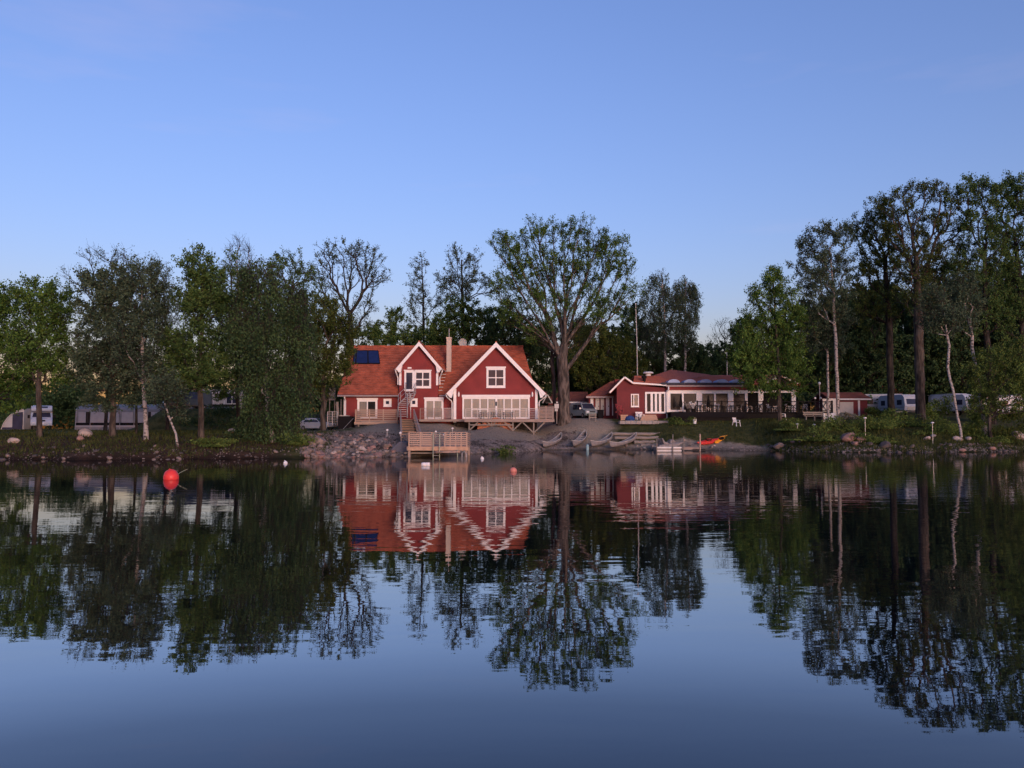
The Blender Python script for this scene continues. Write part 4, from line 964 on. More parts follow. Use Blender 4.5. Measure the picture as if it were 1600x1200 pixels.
for px in (340, 349, 361): MB().box(X(px,97)-.06, X(px,97)+.06, y-.09, y-.075, Z(631.5,97), Z(612.5,97)).build('trim', M['white2'], s)
dk = MB(); dk.box(X(295,95), X(420,95), 95, 96.8, Z(635,95), Z(632,95)); dk.build('plinth', M['barkdk'], s)
fp = thing('flagpole', 'tall white flagpole behind the restaurant roof', 'flagpole', (X(997,106), 106, 4))
MB().tube([(X(997,106),106,3.5), (X(996,106),106,Z(530,106)), (X(994.6,106),106,Z(476,106))], [.08,.06,.04], 10).build('pole', M['cream'], fp)
MB().lathe([(.02,-.1),(.08,0),(.02,.1)], (X(994.6,106),106,Z(475,106)), 10).build('finial', M['white'], fp)
# pole-mounted aerial wire hanger left of the maple
ub = thing('utility_post', 'slim pale post standing behind the terrace roof', 'post', (X(1137,110), 110, 4)); MB().tube([(X(1137,110),110,3.5),(X(1137,110),110,Z(549,110))], .05, 6).build('pole', M['steel'], ub); MB().beam((X(1131,110),110,Z(550,110)),(X(1138,110),110,Z(550,110)),.04,.04).build('arm', M['steel'], ub)
# ------------------------------------------------------------------ vehicles and camping
def wheel(root, x, y, r, wd=.2):
    t = MB(); t.lathe([(r*.55,-wd/2),(r*.9,-wd/2),(r,-wd*.3),(r,wd*.3),(r*.9,wd/2),(r*.55,wd/2)], (x,y,r), 18, 'x'); o = t.build('wheel', M['tyre'], root, local=True)
    MB().lathe([(r*.55,-wd/2-.01),(r*.5,-wd*.35),(.05,-wd*.3),(.05,wd*.3),(r*.5,wd*.35),(r*.55,wd/2+.01)], (x,y,r), 14, 'x').build('rim', M['steel'], o, local=True)
def slope_panel(root, name, mm, p0, p1, hw, t0, t1, out=.015):
    """panel lying on the body between side-profile points p0 -> p1 (y, z)"""
    a = Vector((0,)+tuple(p0)); b = Vector((0,)+tuple(p1)); d = (b-a).normalized(); n = Vector((0, -d.z, d.y)); n = n if n.y < 0 else -n
    q0, q1 = a.lerp(b, t0)+n*out, a.lerp(b, t1)+n*out; m = MB(); h0, h1 = hw if hasattr(hw,'__len__') else (hw, hw)
    top = [Vector((-h0,q0.y,q0.z)), Vector((h0,q0.y,q0.z)), Vector((h1,q1.y,q1.z)), Vector((-h1,q1.y,q1.z))]
    m.add(top+[v-n*.03 for v in top], [(0,1,2,3),(7,6,5,4),(0,4,5,1),(1,5,6,2),(2,6,7,3),(3,7,4,0)]); return m.build(name, M[mm], root, local=True)
def body_mesh(prof, hw, hwtop, zmid):
    """side profile (y,z) swept across, narrowing above zmid"""
    b = MB(); n = len(prof); f = lambda z: lerp(hw, hwtop, max(0, (z-zmid))/(max(q[1] for q in prof)-zmid))
    vs = [(-f(z), y, z) for y, z in prof] + [(f(z), y, z) for y, z in prof]
    return b.add(vs, [(i,(i+1)%n,n+(i+1)%n,n+i) for i in range(n)] + [tuple(range(n))[::-1], tuple(range(n,2*n))])
# pale grey-blue van by the oak
vx, vD = X(912,100), 100.0
van = thing('parked_van', 'grey blue high roofed van parked right of the oak', 'van', (vx, vD, ground(vx,vD)), None, R(24))
pr = [(-2.1,.30),(-2.15,.62),(-2.05,.86),(-1.35,1.06),(-.75,1.74),(-.4,1.83),(1.8,1.83),(2.05,1.6),(2.12,.9),(2.1,.30)]
body_mesh(pr, .88, .74, .95).build('body', M['van'], van, local=True, bevel=.05)
slope_panel(van, 'windscreen', 'glass', pr[3], pr[4], (.76,.68), .08, .94); slope_panel(van, 'bumper', 'vandk', pr[0], pr[1], .80, .05, .75, .06); slope_panel(van, 'grille', 'black', pr[1], pr[2], .34, .2, .8, .012)
for s_ in (-1,1):
    slope_panel(van, 'headlight', 'lamp', pr[1], pr[2], .14, .1, .95, .02).location.x = s_*.62
    q = MB(); a = s_*.875
    q.add([(a,-1.15,1.05),(a,-.05,1.05),(s_*.80,-.05,1.60),(s_*.80,-.62,1.60)], [(0,1,2,3)]); q.add([(a,.05,1.05),(a,1.1,1.05),(s_*.80,1.1,1.60),(s_*.80,.05,1.60)], [(0,1,2,3)])
    q.build('side_window', M['glass'], van, local=True)
    m_ = MB(); m_.box(s_*1.0-.12,s_*1.0+.12,-1.05,-.93,1.05,1.25); m_.build('wing_mirror', M['lamp'], van, local=True, bevel=.03)
    for y_ in (-1.35,1.35): wheel(van, s_*.80, y_, .31)
# motorhome with awning tent on the left
mx_, mD = X(65,104), 104.0; mz = ground(mx_, mD)
mh = thing('motorhome', 'white motorhome facing the lake beside its awning tent', 'motorhome', (mx_, mD, mz), None, R(29))
pr = [(-3.0,.45),(-3.05,.85),(-2.85,1.25),(-2.35,1.45),(-1.85,2.05),(-2.45,2.20),(-2.55,2.45),(-2.15,2.85),(-1.6,2.90),(3.2,2.90),(3.3,.45)]
body_mesh(pr, 1.15, 1.10, 1.6).build('body', M['vanw'], mh, local=True, bevel=.07)
slope_panel(mh, 'windscreen', 'glass', pr[3], pr[4], (.98,.88), .06, .95); slope_panel(mh, 'roof_window', 'glass', pr[6], pr[7], .62, .35, .8); slope_panel(mh, 'grille', 'black', pr[1], pr[2], .40, .30, .72); slope_panel(mh, 'bumper', 'van', pr[0], pr[1], 1.0, .1, .35, .05)
slope_panel(mh, 'number_plate', 'plastic', pr[0], pr[1], .26, .45, .75, .03)
for s_ in (-1,1):
    slope_panel(mh, 'headlight', 'lamp', pr[2], pr[3], .17, .1, .9).location.x = s_*.78
    m_ = MB(); m_.box(s_*1.34-.13,s_*1.34+.13,-2.35,-2.22,1.35,1.75); m_.build('wing_mirror', M['black'], mh, local=True, bevel=.03)
    for y_ in (-2.2,1.8): wheel(mh, s_*.98, y_, .34)
at = thing('awning_tent', 'arched grey awning tent joined to the left of the motorhome', 'tent', (X(30,104), 104, mz))
xa_, xb_ = X(13,103.5), X(47,103.5); arch = [(xa_,mz),(xa_+.25,mz+.7),(xa_+.75,mz+1.45),(xa_+1.4,mz+2.0),(xa_+2.0,mz+2.35),(xb_,mz+2.55),(xb_,mz)]
MB().prism(arch, 'y', 102.2, 105.2).build('canopy', M['tentw'], at)
MB().prism([(xa_+1.32,mz+.02),(xa_+1.32,mz+1.78),(xa_+1.6,mz+1.98),(xa_+2.35,mz+2.1),(xb_-.12,mz+2.1),(xb_-.12,mz+.02)], 'y', 102.12, 102.18).build('door', M['tentdk'], at)
MB().prism([(xa_+.05,mz+.02),(xa_+.12,mz+.28),(xa_+1.28,mz+.28),(xa_+1.28,mz+.02)], 'y', 102.12, 102.18).build('mud_skirt', M['tentdk'], at)
q = MB(); q.tube([(a,102.1,b) for a,b in arch[:6]], .05, 6); q.build('pole', M['cream'], at)
# long caravan awning
LA = 92.0; a0, a1 = X(117,LA), X(298,LA); lz0 = ground(X(210,LA), LA)-.03; lt = Z(634.5,LA)
la_ = thing('caravan_awning', 'long pale caravan awning with clear window panels under the trees', 'tent', ((a0+a1)/2, LA, lz0))
q = MB(); q.prism([(LA,lz0),(LA+.15,lt-.35),(LA+.6,lt-.05),(LA+2.6,lt+.25),(LA+2.6,lz0)], 'x', a0, a1); q.build('canopy', M['tent'], la_)
def on_front(px0, px1, py0, py1, nm, mm, off):
    b = MB(); b.box(X(px0,LA), X(px1,LA), LA-off, LA-off+.05, Z(py0,LA), Z(py1,LA)); return b.build(nm, M[mm], la_)
on_front(119, 297, 664.5, 660.5, 'skirt_band', 'black', .02); on_front(119, 297, 667.5, 664.6, 'mud_skirt', 'tentw', .02)
for a, b in ((122.5,134),(141.5,163),(168,186),(190,208),(212,231),(236,249)): on_front(a, b, 660.4, 644, 'window_panel', 'tentw', .012)
for a, b in ((134.2,141),(163.2,167.5),(231.5,235.5)): on_front(a, b, 660.4, 643.5, 'dark_panel', 'barkdk', .014)
on_front(249.5, 262, 664, 640, 'door', 'tentdk', .016)
for px in (118.5, 141.2, 187.5, 209.7, 262.5, 296.5): q = MB(); q.tube([(X(px,LA),LA-.05,lz0),(X(px,LA),LA+.1,lt-.35)], .04, 6); q.build('pole', M['tentw'], la_)
# vans and cars partly hidden
def simple_car(name, label, cat, px, D, rz, prof, hw, htop, zm, mm, glass_seg=(3,4), wb_=1.3, wr=.31):
    x = X(px,D); c = thing(name, label, cat, (x, D, ground(x,D)), None, R(rz))
    body_mesh(prof, hw, htop, zm).build('body', M[mm], c, local=True, bevel=.05); slope_panel(c, 'windscreen', 'glass', prof[glass_seg[0]], prof[glass_seg[1]], (hw*.86, htop*.92), .08, .93)
    slope_panel(c, 'bumper', 'vandk', prof[0], prof[1], hw*.9, .1, .6, .05)
    for s_ in (-1,1):
        slope_panel(c, 'headlight', 'lamp', prof[1], prof[2], .14, .1, .9, .02).location.x = s_*hw*.7
        zt_ = max(p[1] for p in prof); q = MB(); q.add([(s_*(hw-.0),-.9,zm+.08),(s_*(hw-.0),1.3,zm+.08),(s_*(htop+.03),1.1,zt_-.12),(s_*(htop+.03),-.4,zt_-.12)], [(0,1,2,3)]); q.build('side_window', M['glass'], c, local=True)
        for y_ in (-wb_, wb_): wheel(c, s_*(hw-.1), y_, wr)
    return c
carp = [(-2.0,.28),(-2.1,.55),(-2.0,.78),(-1.0,.95),(-.3,1.42),(1.1,1.45),(1.9,1.0),(2.1,.9),(2.1,.28)]
vanp = [(-2.3,.32),(-2.35,.7),(-2.2,1.0),(-1.5,1.2),(-.8,2.0),(-.4,2.1),(2.2,2.1),(2.4,1.8),(2.45,.32)]
simple_car('dark_van', 'dark green van with white bumper half hidden right of the long awning', 'van', 292, 93, -50, vanp, .95, .80, 1.1, 'vandk', wb_=1.45)
simple_car('silver_car', 'silver car parked behind the brown trunk left of the red house', 'car', 496, 96, 62, carp, .86, .66, .9, 'vanw')
def caravan(px, D, rz, label, ln=5.2, mm='vanw', zoff=0):
    x = X(px,D); c = thing('caravan', label, 'caravan', (x, D, ground(x,D)+zoff), 'caravans among the trees on the right', R(rz)); h = ln/2
    pr = [(-h,.55),(-h-.12,1.1),(-h+.10,2.1),(-h+.45,2.5),(h-.35,2.5),(h,2.2),(h+.05,.55)]
    body_mesh(pr, 1.08, 1.04, 1.5).build('body', M[mm], c, local=True, bevel=.06); slope_panel(c, 'front_window', 'glass', pr[1], pr[2], .78, .22, .85); slope_panel(c, 'front_locker', 'cream', pr[0], pr[1], .70, .1, .8, .04)
    for s_ in (-1,1):
        for y0_, y1_ in ((-h+.5,-h+1.4),(-.3,.5),(h-1.4,h-.6)):
            MB().box(s_*1.075-.02,s_*1.075+.02,y0_,y1_,1.25,1.85).build('window', M['glass'], c, local=True)
        MB().box(s_*1.09-.015,s_*1.09+.015,-h+.05,h-.05,.92,1.0).build('stripe', M['van'], c, local=True); wheel(c, s_*.95, .2, .31)
    MB().tube([(0,-h,.5),(0,-h-1.2,.45)], .05, 6).build('drawbar', M['steel'], c, local=True)
    return c
caravan(1380, 108, 70, 'white caravan right of the service shed, below the orange roof')
caravan(1405, 104, 10, 'white caravan end seen between the two thick dark trunks')
caravan(1492, 104, 20, 'white caravan behind the leaning thin birch')
caravan(1484, 112, 15, 'white caravan end just left of the leaning thin birch, farther back')
caravan(1566, 100, 80, 'white caravan half hidden behind the willow shrub')
caravan(1592, 106, 20, 'pale blue grey caravan at the right edge by the willow shrub', mm='van')
# dark hot tub with pale lid
hx0, hx1 = X(531,91), X(552,91); hz0 = ground((hx0+hx1)/2, 91); ht = thing('hot_tub', 'dark boxy tub with pale lid at the left deck corner', 'hot tub', ((hx0+hx1)/2, 91, hz0))
hz1 = Z(650.5,91); MB().box(hx0,hx1,90.1,91.9,hz0-.1,hz1).build('body', M['charcoal'], ht, bevel=.04); MB().box(hx0+.12,hx0+.95,90.2,91.8,hz1,hz1+.10).build('lid', M['cream'], ht, bevel=.03)
for z_ in np.linspace(hz0+.15, hz1-.1, 6): piece('plank', M['charcoal'], ht, (hx0+.02,90.09,z_), (hx1-.02,90.09,z_), .03, .16)
q = MB(); q.tube([(hx1+.2,90.05,hz1-.2),(hx0+.5,90.03,hz0+.1)], .02, 5); q.build('hose', M['steel'], ht)
gb = thing('info_board', 'grey panel on posts beyond the left house corner', 'board', (X(518,95), 95, 3)); MB().box(X(513.5,95),X(523.5,95),95,95.08,Z(625.5,95),Z(606,95)).build('panel', M['woodgrey'], gb)
for px in (514.5,522.5): piece('post', M['woodgrey'], gb, (X(px,95),95.12,2.3), (X(px,95),95.12,Z(607,95)), .09, .09)
# sign boards on the post right of the deck
sg = thing('notice_sign', 'small cream notice boards on a post between deck and oak', 'sign', (X(870,90.5), 90.5, ground(X(870,90.5),90.5))); x = X(870,90.5); piece('post', M['woodgrey'], sg, (x,90.5,2.6), (x,90.5,Z(631,90.5)), .09, .09)
MB().box(x-.25,x+.22,90.40,90.44,Z(638,90.5),Z(631,90.5)).build('board', M['cream'], sg); MB().box(x-.22,x+.10,90.40,90.44,Z(642.6,90.5),Z(638.5,90.5)).build('board', M['cream'], sg)
# firewood / brick stack under the deck
fw = MB(); fx0, fx1 = X(748,89.7), X(799,89.7)
for k in range(420):
    x = rng.uniform(fx0,fx1); t = (x-fx0)/(fx1-fx0); y = 89.1+rng.uniform(0,.5); zb = ground(x,y); z = zb+rng.uniform(0,.85*(1-.35*abs(2*t-1)))
    a = rng.uniform(-.6,.6); fw.beam((x-.13,y,z),(x+.13*math.cos(a),y+.1*math.sin(a),z+.1*math.sin(a)),.10,.09)
o = fw.build('brick_pile', M['orange']); tag(o, 'loose heap of orange bricks stored under the right deck', 'brick pile')

# ------------------------------------------------------------------ boats and floats
def hull(L, B, H, sheer, n=18, m=7, flat=.55):
    """open double-ended hull along +Y: outer and inner skin"""
    V = []; F = []
    def ring(t, inset):
        y = (t-.5)*L; u = abs(2*t-1); hb = B/2*(1-u**2.3)**.8*(1-inset*.3)+.012; zk = sheer*.55*u**4; zt = H+sheer*u**2.6
        return [(hb*math.sin(a)/1.0 if True else 0, y*(1-inset*.04), zk+inset*.06+(zt-zk)*(1-math.cos(abs(a))**flat) if inset == 0 else zk+.05+(zt-zk-.05)*(1-math.cos(abs(a))**flat)) for a in np.linspace(-math.pi/2, math.pi/2, m)]
    mb = MB(); rings = [ring(k/(n-1), 0) for k in range(n)]; inn = [ring(k/(n-1), .25) for k in range(n)]
    o = [p for r in rings for p in r]; i_ = [p for r in inn for p in r]
    fs = [(k*m+j, k*m+j+1, (k+1)*m+j+1, (k+1)*m+j) for k in range(n-1) for j in range(m-1)]
    mb.add(o, fs); mb.add(i_, [f[::-1] for f in fs])
    b = []; off = len(o)
    for k in range(n-1):
        for j in (0, m-1): b.append((k*m+j, (k+1)*m+j, off+(k+1)*m+j, off+k*m+j))
    mb.f += b; mb.m += [0]*len(b); return mb, rings
def canoe(pxs, pxb, Ds, label):
    L = 4.9; S = Vector((X(pxs,Ds), Ds, .06)); dx = X(pxb,Ds+4)-S.x; yaw = math.asin(max(-.9, min(.9, dx/L))); e = Vector((S.x+dx, Ds+L*math.cos(yaw)*.97, 0))
    rise = max(.7, min(1.05, ground(e.x, e.y)-.05)); pitch = math.asin(rise/L); lift = max(ground(lerp(S.x,e.x,k/10), lerp(S.y,e.y,k/10))-(.04+rise*k/10) for k in range(1,10)); mid = Vector(((S.x+e.x)/2, (S.y+e.y)/2, .04+rise/2+min(.3, max(0, lift))*.85))
    t = thing('canoe', label, 'canoe', mid, 'grey canoes drawn up on the beach'); t.rotation_euler = (pitch, R(-7), -yaw)
    mb, rg = hull(L, .92, .34, .46); mb.build('hull', M['alu'], t, local=True, sm=True)
    for s_ in (0, -1): MB().tube([Vector(r[s_]) for r in rg], .028, 6).build('gunwale', M['cream'], t, local=True)
    for y_ in (-1.4, -.4, .5, 1.4):
        hb = .42*(1-abs(y_/2.5)**2.3)**.8; MB().box(-hb, hb, y_-.10, y_+.10, .27, .31).build('thwart', M['cream'], t, local=True)
    for y_ in (-2.2, 2.2): MB().prism([(-.10,y_-.2 if y_>0 else y_+.2),(.10,y_-.2 if y_>0 else y_+.2),(.015,y_+.2 if y_>0 else y_-.2),(-.015,y_+.2 if y_>0 else y_-.2)], 'z', .64, .67).build('deck_plate', M['cream'], t, local=True)
    return t
canoe(848.5, 880, 84.0, 'leftmost grey canoe, bow up on the gravel')
canoe(895, 918, 84.4, 'second grey canoe from the left, beside the teal post')
canoe(924, 959, 84.4, 'third grey canoe, lying lower, left of the largest')
canoe(953.5, 996.5, 84.2, 'biggest looking grey canoe, rightmost of the beached row')
x, y = X(917.6,83.4), 83.4; pt = thing('mooring_post', 'pale teal post standing in shallow water between canoes', 'post', (x,y,0))
MB().lathe([(.13,-.6),(.14,.0),(.15,.38),(.10,.52),(.03,.55)], (x,y,0), 12).build('post', M['teal'], pt)
# floating docks
dk1 = thing('floating_dock', 'grey metal floating dock section at the beach', 'dock', (X(1044,80.5), 80.5, .1))
x0, x1 = X(1025.5,80.2), X(1063,80.2); MB().box(x0,x1,80.0,82.0,.02,.30).build('float', M['alu'], dk1)
for i in range(8): piece('deck_board', M['steel'], dk1, (x0-.03,80.05+i*.26,.325), (x1+.03,80.05+i*.26,.325), .23, .04)
MB().box(x0-.04,x1+.04,79.93,79.99,.24,.37).build('edge_trim', M['white2'], dk1); MB().box(x0-.04,x1+.04,79.93,79.99,-.02,.06).build('edge_trim', M['white2'], dk1)
dk2 = thing('plank_dock', 'narrow wooden dock section beside the metal one', 'dock', (X(1080,81), 81, .1)); x0, x1 = X(1065.5,80.6), X(1091,80.6)
for i in range(6): piece('deck_board', M['wood2'], dk2, (x0,80.6+i*.22,.33), (x1,80.6+i*.22,.33), .20, .05)
MB().box(x0,x1,80.45,80.5,.08,.30).build('fascia', M['wood2'], dk2); MB().box(x1-.6,x1+.55,80.2,80.44,.05,.14).build('fender', M['black'], dk2)
for px, pyt, lb_ in ((1025.5,681,'thin grey mooring pole at the left dock corner'),(1050.5,678.5,'thin grey mooring pole behind the metal dock'),(1067.5,682,'thin mooring pole between the two dock sections'),(1093,678,'pale mooring pole in front of the red kayak')):
    D = 79.8; x = X(px,D); m_ = thing('mooring_pole', lb_, 'pole', (x,D,0), 'mooring poles at the dock'); MB().tube([(x,D,-1.2),(x+.03,D,Z(pyt,D))], .05 if px < 1090 else .075, 8).build('pole', M['woodgrey' if px < 1090 else 'wood'], m_)
# grey pedal boat
pb = thing('pedal_boat', 'silver grey pedal boat pulled up behind the metal dock', 'boat', (X(1042,84.6), 84.6, ground(X(1042,84.6),84.6)+.05)); pb.rotation_euler = (R(6), 0, R(-62))
for s_ in (-1,1):
    q = MB(); q.add([(s_*.55+a*.24, y_, z_) for y_, k_, zb_ in ((-1.5,.7,.10),(-.8,1,0),(.8,1,0),(1.6,.35,.25)) for a, z_ in ((-k_,zb_+.1),(-k_*.6,zb_),(k_*.6,zb_),(k_,zb_+.1),(k_*.8,.42),(-k_*.8,.42))], [(k*6+j,k*6+(j+1)%6,(k+1)*6+(j+1)%6,(k+1)*6+j) for k in range(3) for j in range(6)]+[(0,1,2,3,4,5),(23,22,21,20,19,18)]); q.build('float', M['alu'], pb, local=True, bevel=.03)
MB().box(-.62,.62,-1.1,1.0,.36,.46).build('floor', M['alu'], pb, local=True, bevel=.03)
for s_ in (-1,1):
    MB().prism([(-.75,.45),(-.25,.45),(-.25,.62),(-.60,.66),(-.82,1.05),(-.95,1.03)], 'x', s_*.33-.22, s_*.33+.22).build('seat', M['alu'], pb, local=True, bevel=.03)
MB().tube([(0,.35,.45),(0,.30,.75),(.1,.28,.78)], .03, 6).build('rudder_handle', M['black'], pb, local=True); MB().lathe([(.26,-.3),(.34,-.2),(.34,.2),(.26,.3)], (0,.55,.45), 12, 'x').build('paddle_housing', M['alu'], pb, local=True)
def kayak(px, py, D, yaw, pitch, roll, L, B, mm, label):
    t = thing('kayak', label, 'kayak', P(px,py,D)); t.rotation_euler = (R(pitch), R(roll), R(yaw)); n, m = 16, 12; V = []
    for k in range(n):
        u = 2*k/(n-1)-1; hb = B/2*(1-abs(u)**2.2)**.8+.01; zc = .16*abs(u)**3
        for j in range(m): a = 2*math.pi*j/m; V.append((hb*math.cos(a), u*L/2, zc+(.20 if math.sin(a) > 0 else .15)*math.sin(a)*(1-abs(u)**3*.7)))
    q = MB(); q.add(V, [(k*m+j,k*m+(j+1)%m,(k+1)*m+(j+1)%m,(k+1)*m+j) for k in range(n-1) for j in range(m)]); q.build('hull', M[mm], t, local=True, sm=True)
    q = MB(); ov = [(B*.30*math.cos(a), .42*math.sin(a)) for a in np.linspace(0,2*math.pi,17)[:-1]]; q.prism(ov, 'z', .165, .215); q.build('cockpit', M['black'], t, local=True)
    MB().tube([(a,b,.22) for a,b in ov+[ov[0]]], .028, 6).build('coaming', M[mm], t, local=True); MB().prism([(-.30,.2),(-.16,.2),(-.34,.40),(-.40,.38)], 'x', -.15, .15).build('seat_back', M['black'], t, local=True)
    MB().tube([(0,L*.5,.18),(0,L*.53,.2)], .03, 6).build('carry_toggle', M['black'], t, local=True); return t
kayak(1107, 690.5, 84.6, -62, 9, 28, 2.9, .66, 'kred', 'red kayak lying on the sand beside the dock')
kayak(1126.5, 687.5, 85.2, -38, 22, 35, 2.3, .74, 'kyel', 'yellow kayak resting against the red kayak')
# buoys and floats
def by(px, py, D=None):
    D = FP*CAMH/(py-671.0); return X(px, D), D
bx, byy = by(270, 748.5)
b = thing('mooring_buoy', 'big round red mooring buoy floating on the left water', 'buoy', (bx, byy, 0)); b.rotation_euler = (R(4), R(-9), 0)
MB().lathe([(.02,-.22),(.20,-.18),(.285,-.02),(.30,.08),(.285,.18),(.225,.30),(.15,.37),(.08,.395),(.01,.40)], (0,0,0), 28).build('body', M['buoyred'], b, local=True, sm=True)
MB().tube([(.05,0,.38),(0,0,.42),(-.05,0,.38)], .02, 8).build('lifting_eye', M['buoyred'], b, local=True)
MB().tube([(.26,0,.12),(.36,0,.20),(.55,.1,.27),(.66,.1,.30)], .008, 5).build('rope', M['rope'], b, local=True)
bx, byy = by(802, 736.5); b = thing('pink_buoy', 'small faded pink buoy with dark stub in front of the house', 'buoy', (bx, byy, .03))
MB().lathe([(.01,-.14),(.10,-.12),(.165,-.03),(.17,.04),(.12,.13),(.04,.17),(.01,.17)], (bx,byy,.03), 20).build('body', M['buoypink'], b, sm=True); MB().tube([(bx-.02,byy,.18),(bx-.02,byy,.30)], .022, 8).build('stub', M['black'], b)
bx, byy = by(665.5, 727.5); b = thing('white_float', 'white barrel shaped float in front of the pier', 'float', (bx, byy, .05))
MB().lathe([(.05,-.24),(.11,-.22),(.12,-.05),(.105,0),(.12,.05),(.11,.22),(.05,.24)], (bx,byy,.07), 14, 'x').build('body', M['plastic'], b, sm=True); MB().tube([(bx+.24,byy,.07),(bx+.34,byy,.05)], .02, 6).build('eye', M['black'], b)
for px, py, lb_ in ((753.5, 717, 'tiny white float right of the pier'), (447, 724, 'tiny white float off the left bank'), (824.8, 704, 'tiny white float at the gravel edge left of the canoes')):
    bx, byy = by(px, py); b = thing('net_float', lb_, 'float', (bx,byy,0), 'tiny white floats'); MB().lathe([(.01,-.07),(.10,-.05),(.13,.03),(.09,.12),(.02,.16)], (bx,byy,0), 12).build('body', M['plastic'], b, sm=True); MB().tube([(bx,byy,.15),(bx-.06,byy,.19)], .02, 5).build('loop', M['white2'], b)
# garden lamps on the right shore
for px, D, pyt, pyb, lb_ in ((1351.5, 79, 653.5, 676, 'slim garden lamp with white cap among shrubs above pink boulders'), (1456.5, 78, 661, 682, 'slim garden lamp with white cap above a pale block'), (1271.5, 84, 664, 671, 'short white garden light left of the pink boulders'), (1245.7, 83, 663, 671, 'small white marker light on the lawn edge right of the maple')):
    x = X(px,D); l = thing('garden_lamp', lb_, 'lamp', (x,D,ground(x,D)), 'garden lamps along the right shore'); zt_ = Z(pyt,D)
    MB().tube([(x,D,ground(x,D)-.1),(x,D,zt_)], .018 if px > 1300 else .05, 6).build('pole', M['steel'], l); MB().lathe([(.02,-.02),(.16,0),(.15,.05),(.05,.10),(.01,.11)], (x,D,zt_), 12).build('cap', M['plastic'], l)
for px, py, D, lb_ in ((605,672,70,'white bollard light by the rubble at the stair'),(681,674.5,72,'round white bollard light behind the pier gap'),(707,669.5,78,'white bollard light on gravel right of the pier'),(674.5,679.5,62.2,'white lamp on pier rail left of the ladder gap'),(694,679.5,62.2,'white lamp on pier rail right of the ladder gap'),(625.5,676.5,64,'white lamp on the left rear pier post')):
    c = P(px,py,D); l = thing('bollard_light', lb_, 'lamp', (c.x,c.y,c.z), 'small white path lights'); gz_ = ground(c.x,c.y) if 'rail' not in lb_ and 'post' not in lb_ else c.z-.25
    MB().tube([(c.x,c.y,gz_),(c.x,c.y,c.z)], .03, 6).build('pole', M['steel'], l); MB().lathe([(.02,-.07),(.09,-.05),(.10,.05),(.02,.09)], c, 10).build('head', M['plastic'], l)
# ------------------------------------------------------------------ trees
def grow(trunk, att, bf):
    """connect crown points to the trunk by a balanced spanning tree (short wires, short paths)"""
    n0, n1 = len(trunk), len(att); N = n0+n1
    Pn = np.vstack([trunk, att]); par = np.full(N, -1); plen = np.zeros(N)
    for i in range(1, n0): par[i] = i-1; plen[i] = plen[i-1]+np.linalg.norm(trunk[i]-trunk[i-1])
    best = np.full(n1, 1e9); bj = np.zeros(n1, int); done = np.zeros(n1, bool)
    def upd(j):
        nonlocal best, bj
        d = att-Pn[j]; dist = np.sqrt((d*d).sum(1)); down = np.maximum(0, -d[:,2])   # branches prefer to climb
        c = dist + .9*down + bf*plen[j]; k = (c < best) & ~done; best[k] = c[k]; bj[k] = j
    for j in range(n0):
        if j >= n0*.30: upd(j)
    order = list(range(n0))
    for _ in range(n1):
        b = np.where(done, 1e9, best); i = int(b.argmin()); done[i] = True
        par[n0+i] = bj[i]; plen[n0+i] = plen[bj[i]]+np.linalg.norm(att[i]-Pn[bj[i]]); order.append(n0+i); upd(n0+i)
    return Pn, par, order
